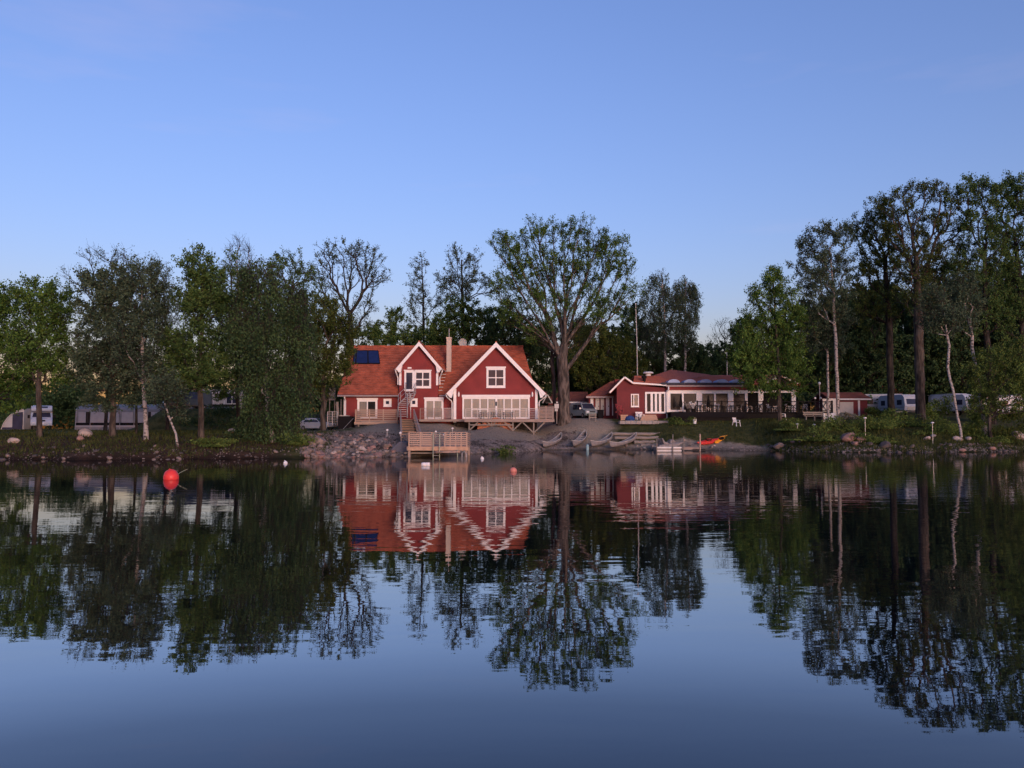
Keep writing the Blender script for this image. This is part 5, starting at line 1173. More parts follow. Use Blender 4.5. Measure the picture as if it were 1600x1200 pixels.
def tree(name, label, D, path, tr, blobs, n=260, bark='barkdk', leaf='lmid', lpn=16, ls=.17, bf=.35, style='spread', twig=.8, flare=1.5, group=None, depth=.8, seed=None, bare=.0, rexp=.5, cat='tree', base_z=None, ymin=None):
    g = np.random.default_rng(seed if seed is not None else abs(hash_(label)) % 99991)
    b0 = P(path[0][0], path[0][1], D); bz = ground(b0.x, D) if base_z is None else base_z
    root = thing(name, label, cat, (b0.x, D, bz), group)
    pts = [np.array((b0.x, D, bz-.25))] + [np.array(P(px, py, D)) for px, py in path[1:]]
    if pts[1][2] < bz+.5: pts[1][2] = bz+.5
    tk = [pts[0]]
    for a, b in zip(pts, pts[1:]):
        k = max(1, int(np.linalg.norm(b-a)/.9))
        for j in range(1, k+1): tk.append(a+(b-a)*j/k + (g.normal(0,.035,3)*(1,1,0) if j < k else 0))
    tk = np.array(tk); tk[1:,1] += np.cumsum(g.normal(0,.05,len(tk)-1))
    area = np.array([b[2]*b[3] for b in blobs], float); cnt = np.maximum(3, (n*area/area.sum()).astype(int)); A = []
    for (cx, cy, rx, ry), c in zip(blobs, cnt):
        v = g.normal(size=(c,3)); v /= np.linalg.norm(v,axis=1)[:,None]; v *= (g.uniform(.12,1,c)**(1/2.2))[:,None]
        o = P(cx, cy, D); sx, sz = rx/PM(D), ry/PM(D)
        A.append(np.array(o)[None] + v*np.array((sx, depth*min(sx,sz*1.2)+.3, sz))[None] + np.array((0, g.normal(0, .5*depth), 0)))
    A = np.vstack(A); A = A[A[:,2] > bz+.8]
    if ymin is not None: A[:,1] = np.maximum(A[:,1], ymin)
    Pn, par, order = grow(tk, A, bf); N = len(Pn); n0 = len(tk)
    Pn[n0:] += g.normal(0, .16, (N-n0, 3))*min(1, tr*3)
    for _ in range(2):                       # relax the limbs
        ch = np.zeros_like(Pn); cc = np.zeros(N)
        for i in range(n0, N): ch[par[i]] += Pn[i]; cc[par[i]] += 1
        for i in range(n0, N):
            if cc[i]: Pn[i] = Pn[i]*.55 + .225*Pn[par[i]] + .225*ch[i]/cc[i]
    w_ = np.zeros(N); kids = np.zeros(N, int)
    for i in order[::-1]:
        if kids[i] == 0: w_[i] += 1
        if par[i] >= 0: w_[par[i]] += w_[i]; kids[par[i]] += 1
    r = tr*np.maximum(.012/tr, (w_/w_[0])**rexp)
    L_ = np.linalg.norm(pts[-1]-pts[0]); 
    for i in range(n0):                      # trunk keeps its girth, flares at the foot
        t = i/max(1,n0-1); r[i] = max(r[i], tr*(1-.62*t)); 
        if i == 0: r[i] *= flare
        if i == 1: r[i] *= 1+(flare-1)*.25
    tip = kids == 0
    # twigs
    tips = [i for i in range(n0, N) if r[i] < max(.05, tr*.16)]
    base = Pn[tips]; prn = Pn[par[tips]]; out = base-prn; out /= (np.linalg.norm(out,axis=1)[:,None]+1e-6)
    T = 3; tb = np.repeat(base, T, 0); to = np.repeat(out, T, 0)*.8 + g.normal(0,.55,(len(tb),3))
    if style == 'weep': to[:,2] -= .9
    else: to[:,2] += .35
    to /= np.linalg.norm(to,axis=1)[:,None]; tl = g.uniform(.5,1.25,len(tb))*twig
    te = tb+to*tl[:,None]
    if style == 'weep': te[:,2] -= g.uniform(.2,1.3,len(te))*twig
    # tubes: trunk and limbs
    V = []; F = []; MI = []; off = 0
    E0 = []; E1 = []; R0 = []; R1 = []
    for i in range(1, N):
        p = par[i]; E0.append(Pn[p]); E1.append(Pn[i]); R1.append(r[i]); R0.append(r[p] if (i < n0 or r[i] > .75*r[p]) else min(r[p], r[i]*1.25+.004))
    big = np.array(R1) > .09
    E0 = np.array(E0); E1 = np.array(E1); R0 = np.array(R0); R1 = np.array(R1)
    def tubes(a, b, ra, rb, m):
        nonlocal off
        if len(a) == 0: return
        d = b-a; d /= (np.linalg.norm(d,axis=1)[:,None]+1e-9); ref = np.where(np.abs(d[:,2:3]) > .8, np.array([[0,1.,0]]), np.array([[0,0,1.]]))
        u = np.cross(d, ref); u /= (np.linalg.norm(u,axis=1)[:,None]+1e-9); v = np.cross(u, d); th = np.arange(m)*2*np.pi/m
        ringd = u[:,None]*np.cos(th)[None,:,None] + v[:,None]*np.sin(th)[None,:,None]
        A_ = (a-d*ra[:,None]*.25)[:,None]+ringd*ra[:,None,None]; B_ = b[:,None]+ringd*rb[:,None,None]
        V.append(np.concatenate([A_, B_], 1).reshape(-1,3)); k = len(a); o = off+np.arange(k)[:,None]*2*m; j = np.arange(m)[None]; j2 = (j+1)%m
        F.append(np.stack([o+j, o+j2, o+m+j2, o+m+j], 2).reshape(-1)); off += k*2*m; MI.append(np.full(k*m, 0 if ra.mean() > .05 else 1))
    tubes(E0[big], E1[big], R0[big], R1[big], 10); mid = ~big & (R1 > .035); thin = R1 <= .035
    tubes(E0[mid], E1[mid], R0[mid]*0+np.maximum(R0[mid],.051), R1[mid], 5); tubes(E0[thin], E1[thin], np.minimum(R0[thin], .045), R1[thin], 4)
    tw = np.full(len(tb), .011); tubes(tb, te, tw, tw*.5, 3)
    o = raw_mesh('trunk', np.vstack(V), np.concatenate(F), 4, [M[bark], M['twig']], root, (b0.x, D, bz), np.concatenate(MI)); o.data.polygons.foreach_set('use_smooth', [True]*len(o.data.polygons))
    # leaves along the twigs
    if bare < 1:
        k = max(1, int(round(lpn*LEAFN/T))); keep = g.random(len(tb)) >= bare
        rep = np.minimum(4*k, np.round(k*g.gamma(1.6, 1/1.6, len(tips))).astype(int))[np.repeat(np.arange(len(tips)), T)][keep]; lb, le = np.repeat(tb[keep], rep, 0), np.repeat(te[keep], rep, 0); u = g.random(len(lb))[:,None]**.75
        pos = lb+(le-lb)*u + g.normal(0, .13*twig+.02, (len(lb),3))
        if style == 'weep': pos[:,2] -= g.random(len(lb))**1.6*.9*twig
        leaves(pos, ls*LEAFS, leaf, root, (b0.x, D, bz), g, style)
    return root
def hash_(s):
    h = 5381
    for c in s: h = (h*33 ^ ord(c)) & 0x7fffffff
    return h
def leaves(pos, ls, leaf, root, off, g, style='spread', nm='crown'):
    n = len(pos); d = g.normal(size=(n,3)); 
    if style == 'weep': d *= (.5,.5,1.3)
    d /= np.linalg.norm(d,axis=1)[:,None]; e = np.cross(d, g.normal(size=(n,3))); e /= (np.linalg.norm(e,axis=1)[:,None]+1e-9)
    s = ls*g.uniform(.5,1.55,n)[:,None]; V = np.stack([pos-d*s*.62, pos+e*s*.36+d*s*.05, pos+d*s*.62, pos-e*s*.36+d*s*.05], 1).reshape(-1,3)
    o = raw_mesh(nm, V, np.arange(4*n), 4, M[leaf], root, off); return o

LEAFN = 2.9; LEAFS = .74
# --- left bank, left to right
tree('maple_tree', 'round leafy tree at the far left edge, cut by the frame', 66, [(-14,690),(-12,600),(-5,520)], .22, [(5,510,34,70),(-25,500,50,70),(14,575,42,45),(-30,600,50,40),(18,620,30,22)], 430, 'barkdk', 'lgreen', 22, .20)
tree('maple_tree', 'round light green tree with stout straight trunk in front of the motorhome', 63.5, [(62,690),(61,620),(62,560),(66,480)], .185, [(66,482,40,46),(50,470,30,32),(85,510,28,45),(60,550,48,50),(84,580,30,35),(35,545,30,40)], 430, 'barkmid', 'lgreen', 19, .17, flare=1.35)
tree('ash_tree', 'wide dark grey green tree right of the motorhome, trunk by the long awning', 64, [(176,690),(175,620),(172,540),(165,460)], .21, [(150,465,38,45),(178,455,34,40),(160,540,50,55),(195,560,42,60),(140,580,34,40),(175,615,45,28)], 560, 'barkmid', 'lgrey', 24, .18)
tree('birch_tree', 'pale trunked birch in front of the long awning middle', 62.5, [(228,694),(227,640),(224,560),(222,450)], .15, [(222,450,34,42),(240,480,26,50),(222,540,40,55),(245,590,28,35),(205,510,24,40)], 430, 'birch', 'lgrey', 19, .16)
tree('young_tree', 'thin dark stemmed tree between the two awning trunks', 66, [(213,688),(213,630),(211,560)], .085, [(208,560,28,40),(215,600,30,30)], 120, 'barkdk', 'lgrey', 16, .16)
tree('lime_tree', 'bright green tall tree with straight brown trunk right of the dark van', 64, [(314,687),(313,620),(313,540),(316,430)], .20, [(316,420,24,30),(302,465,34,42),(322,480,34,50),(300,540,44,48),(285,590,40,35),(320,580,40,36),(270,545,24,30)], 560, 'barkmid', 'lmid', 23, .18)
tree('young_birch', 'small leaning white stemmed birch by the awning right end', 60, [(278,699),(275,678),(266,655),(258,630)], .075, [(255,610,26,30),(275,630,22,22)], 90, 'birch', 'lgrey', 14, .15)
tree('weeping_birch', 'big dense weeping birch hanging almost to the water, forked white foot', 63.5, [(427,697),(421,660),(416,600),(412,440)], .17, [(380,445,20,36),(402,425,22,28),(424,445,18,36),(388,505,28,40),(418,520,28,50),(440,500,18,30),(402,585,30,50),(436,590,26,50),(418,645,26,28),(444,640,14,24)], 640, 'birch', 'ldark', 20, .19, style='weep', twig=1.1)
tree('weeping_birch', 'second stem of weeping birch leaning right of the big one', 64.5, [(452,700),(441,672),(440,600),(455,480)], .16, [(462,468,20,40),(480,530,18,46),(456,560,20,40),(474,600,18,30)], 260, 'birch', 'ldark', 18, .18, style='weep', twig=1.0)
tree('aspen_tree', 'dense tree between lime and weeping birch, thin trunk before the mobile home', 72, [(372,668),(371,600),(366,520),(362,430)], .17, [(362,450,28,50),(352,520,36,55),(378,540,34,60),(350,590,34,36),(340,470,18,34)], 460, 'barkdk', 'lmid', 22, .18)
tree('bare_birch', 'tall bare pale birch top rising behind the weeping birch', 92, [(376,640),(373,520),(371,420)], .15, [(371,402,26,34),(360,430,18,24),(385,430,16,22)], 240, 'birch', 'lgrey', 2, .14, bare=.85, twig=.9)
tree('bare_ash', 'sparse budding tree top above the dark grey green tree', 84, [(165,640),(170,520),(176,430)], .16, [(185,408,26,24),(150,402,22,16),(120,435,20,16),(200,430,22,22),(160,450,40,25)], 200, 'barkdk', 'lgrey', 5, .16, bare=.45, twig=.9)
tree('ash_tree', 'hazy twiggy tree filling the gap right of the pale birch', 84, [(262,645),(262,540),(255,440)], .16, [(245,425,26,26),(262,470,28,40),(275,520,26,40),(240,500,28,40)], 260, 'barkdk', 'lgrey', 9, .16, bare=.2)
tree('oak_tree', 'mid green tree top between weeping birch and the open oak', 90, [(466,655),(462,560),(455,450)], .25, [(452,425,38,32),(480,455,30,36),(440,470,30,40),(470,510,40,50),(428,430,18,25)], 380, 'barkdk', 'lmid', 15, .18)
tree('olive_tree', 'olive tinted tree with plain brown trunk at the house left corner', 80, [(505,664),(505,600),(506,540)], .26, [(505,505,36,40),(530,525,30,40),(490,560,38,40),(528,570,24,28),(480,590,30,34),(505,600,34,26)], 520, 'barkmid', 'lolive', 22, .19, flare=1.2)
tree('open_oak', 'open crowned sparse oak behind the house left end', 112, [(545,640),(547,560),(546,490)], .42, [(503,425,22,34),(535,395,40,22),(575,405,28,24),(590,435,20,16),(556,430,40,24),(572,470,24,20),(520,465,34,30),(545,500,36,22)], 460, 'barkdk', 'lgrey', 9, .19, bf=.5, bare=.12)
# --- behind the house
tree('shrubby_tree', 'low bushy tree peeping over the roof left of the dormer', 118, [(618,600),(617,520)], .2, [(618,497,16,20),(600,525,26,22),(640,528,26,20),(620,540,40,25),(572,520,24,20)], 330, 'barkdk', 'lmid', 22, .24)
tree('slender_alder', 'slender sparse tree rising above the dormer', 120, [(662,600),(662,500),(659,405)], .19, [(657,420,18,22),(650,455,20,24),(662,480,28,24),(685,468,16,10),(650,500,18,16)], 190, 'barkdk', 'lgrey', 9, .19, bare=.1)
tree('forked_alder', 'many stemmed sparse tree above the chimney', 116, [(722,600),(723,520),(722,460),(721,405)], .25, [(712,408,16,20),(735,415,20,20),(700,440,24,20),(740,445,26,24),(718,455,30,30),(765,450,20,16)], 300, 'barkdk', 'lgrey', 11, .19, bf=.45)
tree('dense_tree', 'dense dark green tree mass behind the chimney', 113, [(722,610),(722,540)], .3, [(722,495,36,30),(695,520,30,30),(752,515,30,34),(720,540,60,26),(670,535,24,24)], 560, 'barkdk', 'lmid', 24, .24)
tree('dense_tree', 'dark rounded tree behind the apex of the big gable', 111, [(795,610),(795,540)], .3, [(790,505,30,32),(818,530,30,34),(775,535,28,28),(805,560,44,30)], 480, 'barkdk', 'ldark', 24, .24)
# --- the big oak
tree('great_oak', 'great spreading oak with thick grey trunk right of the red house', 93, [(882,652),(881,620),(880,585),(878,560),(882,538)], .63,
     [(800,395,26,34),(782,380,16,18),(835,370,26,24),(872,362,26,18),(908,358,26,16),(940,378,26,22),(968,388,16,18),(975,425,18,22),(985,455,14,18),(930,415,40,40),(880,410,44,40),(830,425,40,44),(790,445,28,30),(955,470,34,22),(905,470,44,34),(850,480,44,32),(800,490,26,22),(940,498,30,14),(845,520,26,20)], 1500, 'bark', 'lgreen', 16, .17, bf=.72, twig=.75, flare=1.5, bare=.12, rexp=.56, depth=1.0)
tree('lower_oak_limb', 'small olive shoots around the oak fork', 95, [(868,600),(862,545),(850,510)], .20, [(845,520,26,18),(868,535,34,26),(905,530,24,24),(880,510,40,20)], 260, 'barkmid', 'lolive', 9, .15)
tree('olive_tree', 'olive green rounded tree just right of the oak trunk', 108, [(935,630),(935,570)], .25, [(930,535,34,32),(910,570,26,34),(960,560,34,38),(940,590,46,26),(985,575,24,30)], 560, 'barkdk', 'lolive', 22, .23)
tree('dense_tree', 'dark tree filling the space behind the garage roof', 114, [(870,640),(868,590)], .25, [(850,570,34,34),(890,590,34,28),(840,540,24,30),(868,600,44,22)], 480, 'barkdk', 'ldark', 24, .24)
tree('weeping_birch', 'left of the two tall weeping birches behind the restaurant', 116, [(1040,600),(1038,500),(1033,430)], .18, [(1030,438,18,18),(1020,465,22,28),(1038,480,24,40),(1025,520,32,34)], 380, 'birch', 'lgrey', 15, .19, style='weep')
tree('weeping_birch', 'right of the two tall weeping birches, its edge hanging into sky', 117, [(1072,600),(1070,510),(1072,440)], .18, [(1070,445,17,18),(1082,470,12,36),(1066,490,16,36),(1075,525,18,26),(1060,455,10,16)], 340, 'birch', 'lgrey', 16, .19, style='weep')
tree('dense_tree', 'dark tree mass left behind the restaurant ridge', 119, [(1000,630),(1000,560)], .3, [(985,510,24,36),(1005,540,36,40),(980,570,34,34),(1015,580,36,28)], 560, 'barkdk', 'ldark', 24, .25)
tree('dense_tree', 'dark tree mass beneath the weeping birches', 120, [(1055,630),(1055,570)], .3, [(1050,560,36,34),(1082,575,30,30),(1045,590,44,22),(1095,595,26,22)], 560, 'barkdk', 'ldark', 24, .25)
tree('far_tree', 'distant low tree at the sky gap right of the birches', 140, [(1110,630),(1110,580)], .25, [(1108,560,20,24),(1120,580,30,24),(1095,580,20,20)], 320, 'barkdk', 'ldark', 22, .26)
tree('bare_shrub', 'pale leafless shrub top at the sky gap', 125, [(1132,630),(1132,550)], .12, [(1132,515,20,18),(1120,535,16,16),(1145,530,16,18)], 150, 'barkdk', 'lgrey', 3, .17, bare=.6)
# --- right side
tree('maple_tree', 'bright young maple on the lawn with low skirt of leaves over the terrace', 88.5, [(1218,662),(1217,620),(1215,560),(1208,440)], .21, [(1205,438,16,18),(1192,462,22,22),(1220,465,22,24),(1200,500,40,28),(1175,520,28,26),(1235,505,28,30),(1195,550,56,28),(1235,560,40,30),(1165,565,30,24),(1215,592,60,18),(1217,606,60,12)], 880, 'barkmid', 'lgreen', 22, .18, flare=1.3)
tree('birch_tree', 'tall white trunked birch right of the pavilion', 90, [(1310,652),(1307,590),(1304,520),(1298,400)], .18, [(1290,372,34,20),(1265,385,20,26),(1318,370,16,22),(1280,415,40,30),(1310,420,28,34),(1265,440,24,24),(1290,465,40,34),(1300,500,40,28),(1262,478,16,18)], 620, 'birch', 'lgrey', 16, .18)
tree('birch_tree', 'thinner birch stem just left of the tall white trunk', 92, [(1294,645),(1293,590),(1291,520)], .13, [(1290,500,28,30),(1275,530,30,26),(1300,540,26,24)], 240, 'birch', 'lgrey', 16, .18)
tree('tall_oak', 'tall dark oak left of the thickest right hand trunk', 98, [(1394,645),(1391,580),(1388,480),(1382,400)], .38, [(1365,330,22,22),(1350,360,22,30),(1382,350,30,34),(1362,400,32,32),(1392,410,34,40),(1350,440,30,28),(1380,470,44,36),(1345,485,26,22)], 620, 'barkdk', 'lolive', 14, .20, bf=.45)
tree('tall_oak', 'tallest oak with the thickest rough trunk on the right shore', 92, [(1439,645),(1437,580),(1436,500),(1432,400)], .50, [(1400,320,26,24),(1430,302,30,18),(1462,305,26,20),(1410,360,34,30),(1450,350,40,34),(1490,345,24,34),(1430,410,44,36),(1475,400,34,38),(1440,460,50,34),(1495,440,26,30)], 820, 'barkmid', 'lolive', 13, .19, bf=.45, flare=1.25)
tree('tall_aspen', 'tall airy tree rising at the upper right', 90, [(1552,660),(1546,580),(1540,480),(1538,380)], .30, [(1520,296,30,20),(1498,310,20,18),(1540,318,20,40),(1525,360,26,44),(1550,390,30,44),(1510,420,30,40),(1540,450,40,36),(1535,495,44,30)], 620, 'barkdk', 'lmid', 15, .19)
tree('tall_aspen', 'tall dark tree cut by the right frame edge', 91, [(1606,655),(1600,560),(1594,440),(1585,360)], .32, [(1580,292,26,18),(1600,310,30,30),(1572,340,24,40),(1605,370,34,44),(1580,410,34,40),(1600,460,40,44),(1575,490,34,34)], 720, 'barkdk', 'lmid', 18, .20)
tree('leaning_birch', 'thin crooked white birch leaning left over the shore stones', 79.5, [(1503,688),(1497,650),(1489,610),(1481,575),(1484,540),(1474,492)], .115, [(1468,470,22,26),(1482,500,24,22),(1460,505,18,20)], 200, 'birch', 'lgrey', 13, .16, flare=1.1)
tree('leaning_birch', 'longer white birch leaning left, right of the crooked one', 83, [(1541,672),(1533,620),(1524,560),(1517,510),(1509,475)], .15, [(1500,452,26,26),(1518,470,26,26),(1500,500,24,24)], 240, 'birch', 'lgrey', 13, .17, flare=1.1)
tree('willow_shrub', 'tall grey green willow shrub over the water at the right edge', 80, [(1549,688),(1547,655),(1550,610)], .15, [(1560,575,32,34),(1590,560,30,40),(1535,595,28,36),(1575,620,40,34),(1605,610,30,44),(1548,640,30,22)], 520, 'barkmid', 'lshrub', 18, .16, flare=1.1)
# --- dark wood behind the right side: one tree mesh, repeated
bgp = tree('wood_tree', 'dark wood tree behind the maple and terrace', 122, [(1160,640),(1160,560)], .28, [(1160,545,30,34),(1140,580,34,34),(1182,580,34,34),(1160,610,46,30),(1160,515,18,18)], 620, 'barkdk', 'ldark', 24, .27, group='dark trees of the wood behind the right shore')
bx0_, by0_ = bgp.location.x, bgp.location.y
wood = [(1215,124,1.0,'dark wood tree behind the pavilion gable'),(1262,118,1.15,'dark wood tree behind the tall lamp post'),(1318,121,1.25,'dark wood tree behind the white birch trunks'),(1360,116,1.3,'dark wood tree behind the service shed'),(1412,126,1.35,'dark wood tree between the two thick trunks'),(1458,120,1.3,'dark wood tree right of the thickest trunk'),(1505,117,1.35,'dark wood tree behind the crooked leaning birch'),(1548,122,1.4,'dark wood tree behind the longer leaning birch'),(1592,116,1.4,'dark wood tree behind the willow shrub'),(1640,120,1.4,'dark wood tree cut by the right frame edge'),
        (1385,138,1.6,'farther wood tree showing above the orange roof'),(1470,140,1.7,'farther wood tree behind the upper trunks'),(1330,136,1.5,'farther wood tree above the shed roof'),(905,128,1.1,'dark wood tree far behind the oak trunk'),(955,130,1.05,'dark wood tree far behind the wing roof'),(765,130,1.0,'dark wood tree far behind the big gable'),(680,132,1.0,'dark wood tree far behind the chimney'),(600,130,.95,'dark wood tree far behind the solar panels'),(560,126,.95,'dark wood tree far behind the left roof end')]
for k, (px, D, s, lb) in enumerate(wood):
    x = X(px, D); copy_thing(bgp, (x, D, ground(x, D)-.3), k*2.1, lb, (s, s, s))
# low dark hedges and shrubs on the left ground
def bush(name, label, px, py, rx, ry, D, n=900, leaf='lshrub', ls=.16, cat='shrub', group=None, depth=.7, nst=7):
    c = P(px, py, D); g = np.random.default_rng(hash_(label) % 99991); bz = ground(c.x, D); root = thing(name, label, cat, (c.x, D, bz), group)
    sx, sz = rx/PM(D), ry/PM(D); k = 9; cl = g.normal(0,.48,(k,3))*np.array((sx, sx*depth, sz))+np.array(c)
    idx = g.integers(0,k,n); v = g.normal(size=(n,3)); v /= np.linalg.norm(v,axis=1)[:,None]; v *= g.random(n)[:,None]**.4
    pos = cl[idx]+v*np.array((sx*.55, sx*depth*.55, sz*.5)); pos[:,2] = np.maximum(pos[:,2], bz+.03+.12*g.random(n))
    leaves(pos, ls, leaf, root, (c.x, D, bz), g, nm='foliage')
    q = MB()
    for j in range(nst):
        e = cl[j % k]; q.beam((c.x+g.normal(0,.1), D+g.normal(0,.1), bz-.05), (e[0], e[1], max(bz+.3, e[2])), .025, .025)
    q.build('stems', M['barkdk'], root); return root
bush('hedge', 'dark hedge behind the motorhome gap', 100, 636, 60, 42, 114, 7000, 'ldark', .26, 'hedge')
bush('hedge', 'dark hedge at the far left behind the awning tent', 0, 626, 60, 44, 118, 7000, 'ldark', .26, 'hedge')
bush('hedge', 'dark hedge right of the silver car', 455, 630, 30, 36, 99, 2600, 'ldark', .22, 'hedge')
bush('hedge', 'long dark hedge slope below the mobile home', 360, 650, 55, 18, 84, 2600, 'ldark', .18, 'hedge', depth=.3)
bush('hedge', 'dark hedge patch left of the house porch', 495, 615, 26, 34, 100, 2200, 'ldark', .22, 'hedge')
bush('shrub', 'dark low shrubs under the weeping birch', 405, 672, 46, 16, 64, 2400, 'ldark', .13)
bush('shrub', 'brown green shrub at the foot of the lime tree', 340, 692, 40, 11, 61, 1800, 'lshrub', .11)
bush('shrub', 'small dark shrub left of the rubble bank', 470, 690, 26, 16, 62.5, 1300, 'lshrub', .11)
# shrubs along the right shore
for a in (('broad green shrub right of the maple foot', 1243, 676, 34, 15, 82.5, 2300), ('pale tipped shrub left of the pink boulders', 1285, 684, 36, 15, 78, 2300), ('bright green shrub in front of the garage shed', 1318, 668, 30, 18, 82, 2200), ('dense dark green shrub below the white caravan', 1372, 660, 44, 20, 84, 3000), ('dark shrub around the foot of the thickest trunk', 1428, 658, 40, 20, 86, 2800),
          ('low trailing shrub right of the pink boulders', 1375, 688, 38, 12, 77.5, 2000), ('dark shrub behind the slim garden lamp', 1462, 672, 34, 18, 82, 2200), ('shrub between the two leaning birches', 1516, 672, 26, 16, 82, 1600), ('olive shrub at the right edge above the pale boulder', 1580, 668, 34, 20, 80.5, 2400), ('low shrub hanging over the shore left of the pale boulder', 1552, 690, 26, 10, 79, 1300)):
    lb, px, py, rx, ry, D, n = a; bush('shrub', lb, px, py, rx, ry, D, n, 'lolive' if 'olive' in lb else 'lshrub', .13, group=None)
bush('grass_tuft', 'pale dry grass heads at the birch foot', 1322, 652, 15, 9, 84, 900, 'lpale', .13, 'grass tuft')
bush('shrub', 'small green bushes in front of the terrace skirt', 1062, 664, 18, 9, 90, 1100, 'lshrub', .13)
bush('reed_clump', 'green water plants at the gravel edge below the house', 789, 703, 20, 5, 71.5, 500, 'lshrub', .12, 'reeds')

# ------------------------------------------------------------------ stones
def stone_mesh(seed, nm='stone', mm=None, flat=.7):
    import bmesh
    g = np.random.default_rng(seed); bm = bmesh.new(); bmesh.ops.create_icosphere(bm, subdivisions=2, radius=1)
    pl = [(lambda v: v/np.linalg.norm(v))(g.normal(size=3)) for _ in range(9)]; dd = g.uniform(.55,.9,9)
    for v in bm.verts:
        c = np.array(v.co)
        for p, d in zip(pl, dd):
            s = c@p
            if s > d: c = c-p*(s-d)*.92
        v.co = c*(1,.85,flat)
    me = bpy.data.meshes.new(nm); bm.to_mesh(me); bm.free(); me.materials.append(mm); return me
smats = [mat('grey_brown_stone', (.20,.155,.135), .9, .3, 1.5, .03, 6), mat('pale_stone', (.36,.30,.27), .9, .25, 1.5, .03, 6), mat('dark_wet_stone', (.085,.07,.065), .7, .35, 1.5, .03, 6), mat('pink_granite', (.27,.165,.14), .9, .28, 1.5, .03, 6)]
smesh = [[stone_mesh(10*i+j, mm=m) for j in range(5)] for i, m in enumerate(smats)]
cnt = [0]
def stone(x, y, s, mi, sink=.3, zs=1.0):
    o = bpy.data.objects.new('stone', smesh[mi][rng.randrange(5)]); COL.objects.link(o); o.parent = terrain
    o.location = (x, y, max(-.15, ground(x, y))+s*.6*zs*(.8-sink)); o.rotation_euler = (rng.uniform(-.4,.4), rng.uniform(-.4,.4), rng.uniform(0,6.28)); o.scale = (s*rng.uniform(.8,1.25), s*rng.uniform(.8,1.2), s*rng.uniform(.7,1.1)*zs); cnt[0] += 1
def scatter(n, px0, px1, d0, d1, s0, s1, ms, bias=1.6):
    for _ in range(n):
        px = rng.uniform(px0, px1); y = shore(X(px,65)); x = X(px, y)
        for _k in range(2): y = shore(x); x = X(px, y)
        y += d0+(d1-d0)*rng.random()**bias; x = X(px, y); stone(x, y, s0+(s1-s0)*rng.random()**2, rng.choice(ms))
scatter(170, 472, 622, -.3, 9, .09, .34, [0,0,0,1,3,3])
scatter(16, 472, 622, 0, 4, .30, .46, [0,0,3])
scatter(34, 0, 300, -.3, 3,   .10, .28, [0,2,2,0]); scatter(10, 300, 460, -.3, 2, .10, .24, [2,2,0])
scatter(52, 1195, 1600, -.5, 2.4, .12, .34, [0,2,2,2,3]); scatter(14, 960, 1180, .2, 2, .10, .26, [0,1])
for (px, py, s, mi, lb, nm) in ((134, 681, .62, 1, 'large pale angular boulder right of the motorhome on the left bank', 0), (23, 692, .48, 1, 'flat pale boulder at the far left bank', 0), (363, 676, .42, 1, 'white patched boulder between lime tree and weeping birch', 0), (126, 688, .38, 3, 'pinkish boulder leaning below the large pale one', 0), (497, 694, .82, 0, 'large rounded boulder at the left end of the rubble bank', 0),
        (1322, 689, .95, 3, 'largest pink granite boulder on the right shore', 0), (1344, 690, .55, 3, 'smaller pink boulder behind the largest one', 0), (1335, 695, .40, 3, 'low pink boulder stuck in front of the two pink ones', 0), (1217, 700, .62, 0, 'grey boulder in the water below the maple', 0), (1382, 700, .72, 2, 'dark flat boulder right of the pink granite', 0), (1590, 686, .85, 1, 'pale rounded boulder at the right edge below the olive shrub', 0), (1495, 689, .5, 1, 'pale stone at the foot of the crooked leaning birch', 0), (1512, 688, .42, 1, 'pale stone right of the crooked birch foot', 0), (1447, 687, .38, 1, 'pale flat stone beside the white capped garden lamp', 0), (1457, 683, .34, 1, 'pale block under the white capped garden lamp', 0)):
    y = shore(X(px,70)); lo, hi = y-1, y+16
    for _ in range(30):
        m_ = (lo+hi)/2; x = X(px, m_)
        if ground(x, m_) < Z(py, m_): lo = m_
        else: hi = m_
    x = X(px, lo); o = bpy.data.objects.new('boulder', stone_mesh(hash_(lb)%1000, 'boulder', smats[mi], .75)); COL.objects.link(o); o.location = (x, lo, max(0, ground(x,lo))+s*.28); o.scale = (s, s*.9, s*.85); o.rotation_euler = (rng.uniform(-.3,.3), rng.uniform(-.3,.3), rng.uniform(0,6)); tag(o, lb, 'boulder')
# bluish slab beside the pier
x, y = X(624,64.3), 64.3; sb = MB(); sb.prism([(x-.95,.05),(x+.75,.05),(x+.75,1.05),(x+.1,1.1),(x-.5,.55)], 'y', 63.6, 65.6); o = sb.build('rock_slab', mat('blue_grey_rock', (.10,.10,.125), .8, .3, 2, .03, 6), None, bevel=.06); tag(o, 'blue grey rock slab leaning by the pier left side', 'rock')
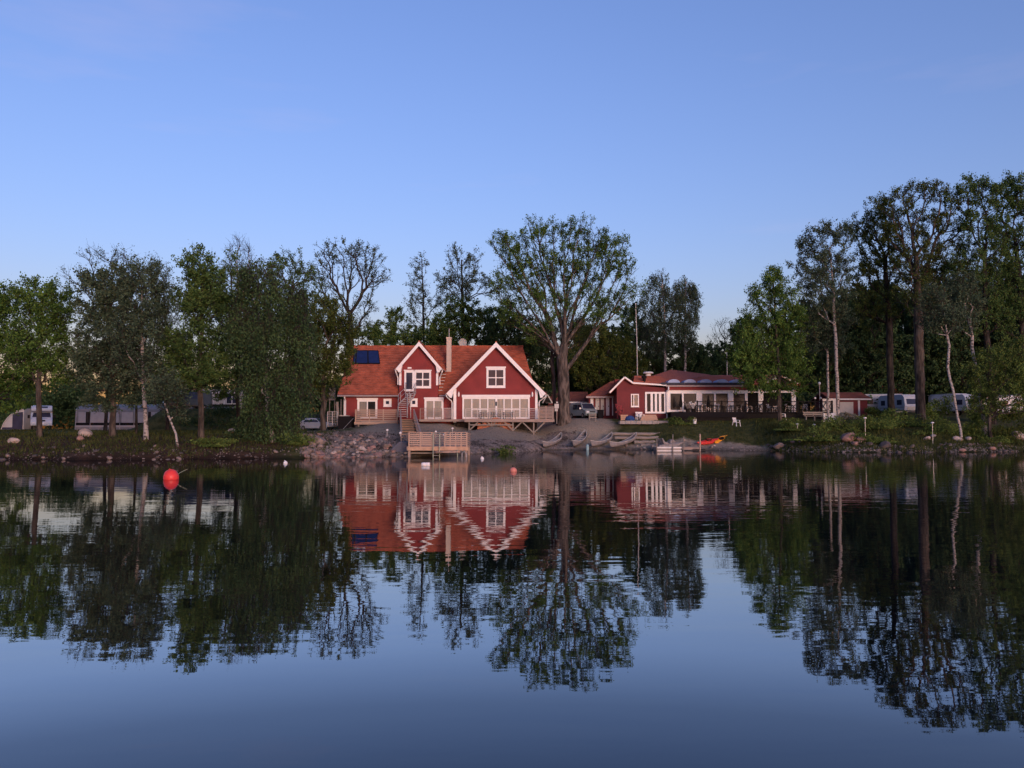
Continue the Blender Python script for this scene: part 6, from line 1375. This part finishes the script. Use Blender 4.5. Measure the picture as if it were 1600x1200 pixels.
# rubble, gravel and grass that nobody could count
def pebbles():
    g = np.random.default_rng(5); Vs = []; n = 0; T = np.array([(1,0,0),(-.5,.87,0),(-.5,-.87,0),(0,0,.8)]); fs = np.array([(0,1,3),(1,2,3),(2,0,3)]); F = []
    def put(px0, px1, d0, d1, k, s0, s1):
        nonlocal n
        for _ in range(k):
            px = g.uniform(px0,px1); y = shore(X(px,68)); x = X(px,y); y = shore(x)+g.uniform(d0,d1); x = X(px,y); z = ground(x,y); s = g.uniform(s0,s1)
            a = g.uniform(0,6.28); c_, s_ = math.cos(a), math.sin(a); v = T*s*g.uniform(.7,1.3,(1,3)); v = np.stack([v[:,0]*c_-v[:,1]*s_, v[:,0]*s_+v[:,1]*c_, v[:,2]],1)+np.array((x,y,z-.02)); Vs.append(v); F.append(fs+4*n); n += 1
    put(470, 640, -.2, 12, 5200, .05, .19); put(735, 900, .1, 6, 5200, .05, .16); put(840, 1180, 0, 2.0, 1100, .04, .10); put(0, 470, -.2, 2.0, 450, .04, .11); put(1180, 1600, -.2, 2.5, 1500, .05, .16); put(735, 885, 1.2, 6.5, 4500, .05, .15); put(470, 900, 4, 20, 2500, .03, .09); put(640, 740, 4, 12, 900, .04, .11)
    o = raw_mesh('pebbles', np.vstack(Vs), np.vstack(F).ravel(), 3, M['pebble'], terrain); o['kind'] = 'stuff'
pebbles()
def grass():
    g = np.random.default_rng(9); px = []; 
    def put(px0, px1, d0, d1, k, h0, h1):
        for _ in range(k):
            p_ = g.uniform(px0,px1); y = shore(X(p_,70)); y = shore(X(p_,y))+g.uniform(d0,d1); x = X(p_,y)
            if gravel_mask(x,y) > .45: continue
            px.append((x, y, ground(x,y)-.02, g.uniform(h0,h1)))
    put(-60, 520, .5, 12, 9000, .10, .34); put(-60, 480, 8, 40, 7000, .1, .25); put(1000, 1300, 2.2, 15, 14000, .06, .18); put(1180, 1680, .4, 10, 12000, .12, .45); put(840, 900, 6, 12, 1500, .06, .2)
    A = np.array(px); n = len(A); t = g.uniform(0,6.28,n); w_ = .030+.02*g.random(n); dx, dy = np.cos(t)*w_, np.sin(t)*w_; ln = g.normal(0,.35,(n,2))*A[:,3:4]
    V = np.stack([np.stack([A[:,0]-dx,A[:,1]-dy,A[:,2]],1), np.stack([A[:,0]+dx,A[:,1]+dy,A[:,2]],1), np.stack([A[:,0]+ln[:,0],A[:,1]+ln[:,1],A[:,2]+A[:,3]],1)],1).reshape(-1,3)
    o = raw_mesh('grass', V, np.arange(3*n), 3, M['grass']); o['kind'] = 'stuff'; o['label'] = 'rough green grass on banks and lawn'
grass()

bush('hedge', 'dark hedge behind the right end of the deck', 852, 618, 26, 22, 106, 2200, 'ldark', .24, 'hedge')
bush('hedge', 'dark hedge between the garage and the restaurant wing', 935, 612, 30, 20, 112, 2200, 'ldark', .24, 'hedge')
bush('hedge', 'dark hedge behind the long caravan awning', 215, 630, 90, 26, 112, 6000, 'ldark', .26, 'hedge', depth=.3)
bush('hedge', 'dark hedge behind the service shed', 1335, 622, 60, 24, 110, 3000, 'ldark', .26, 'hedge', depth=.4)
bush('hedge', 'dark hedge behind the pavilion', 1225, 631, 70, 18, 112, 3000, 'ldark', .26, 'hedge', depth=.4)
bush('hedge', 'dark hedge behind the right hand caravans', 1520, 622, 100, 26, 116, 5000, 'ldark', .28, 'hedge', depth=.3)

def horizon_screen(x0, x1, y0, y1, h, n, nm='horizon_screen'):
    g = np.random.default_rng(77); k = int((x1-x0)/2.2); cx = g.uniform(x0,x1,k); hh = h*g.uniform(.65,1.1,k); cy = g.uniform(y0,y1,k); i = g.integers(0,k,n); v = g.normal(size=(n,3)); v /= np.linalg.norm(v,axis=1)[:,None]; v *= g.random(n)[:,None]**.4
    pos = np.stack([cx[i]+v[:,0]*4.5, cy[i]+v[:,1]*4, 2+hh[i]*.5+v[:,2]*hh[i]*.52],1); o = leaves(pos, .78, 'ldark', None, (0,0,0), g, nm=nm); o['kind'] = 'stuff'; o['label'] = 'added distant trees screening the bright horizon behind the shore'
horizon_screen(-330, 330, 190, 225, 13, 95000)  # added tree line, hides the yellow horizon glow between the trunks

bush('shrub', 'leafy shrub half hiding the caravan right of the thickest trunk', 1466, 640, 24, 16, 96, 1800, 'lshrub', .15)
bush('shrub', 'leafy shrub in front of the caravans right of the leaning birches', 1535, 640, 26, 18, 92, 2200, 'lshrub', .15)
bush('shrub', 'leafy shrub before the caravans between service shed and dark trunk', 1372, 642, 22, 10, 96, 1400, 'lshrub', .15)
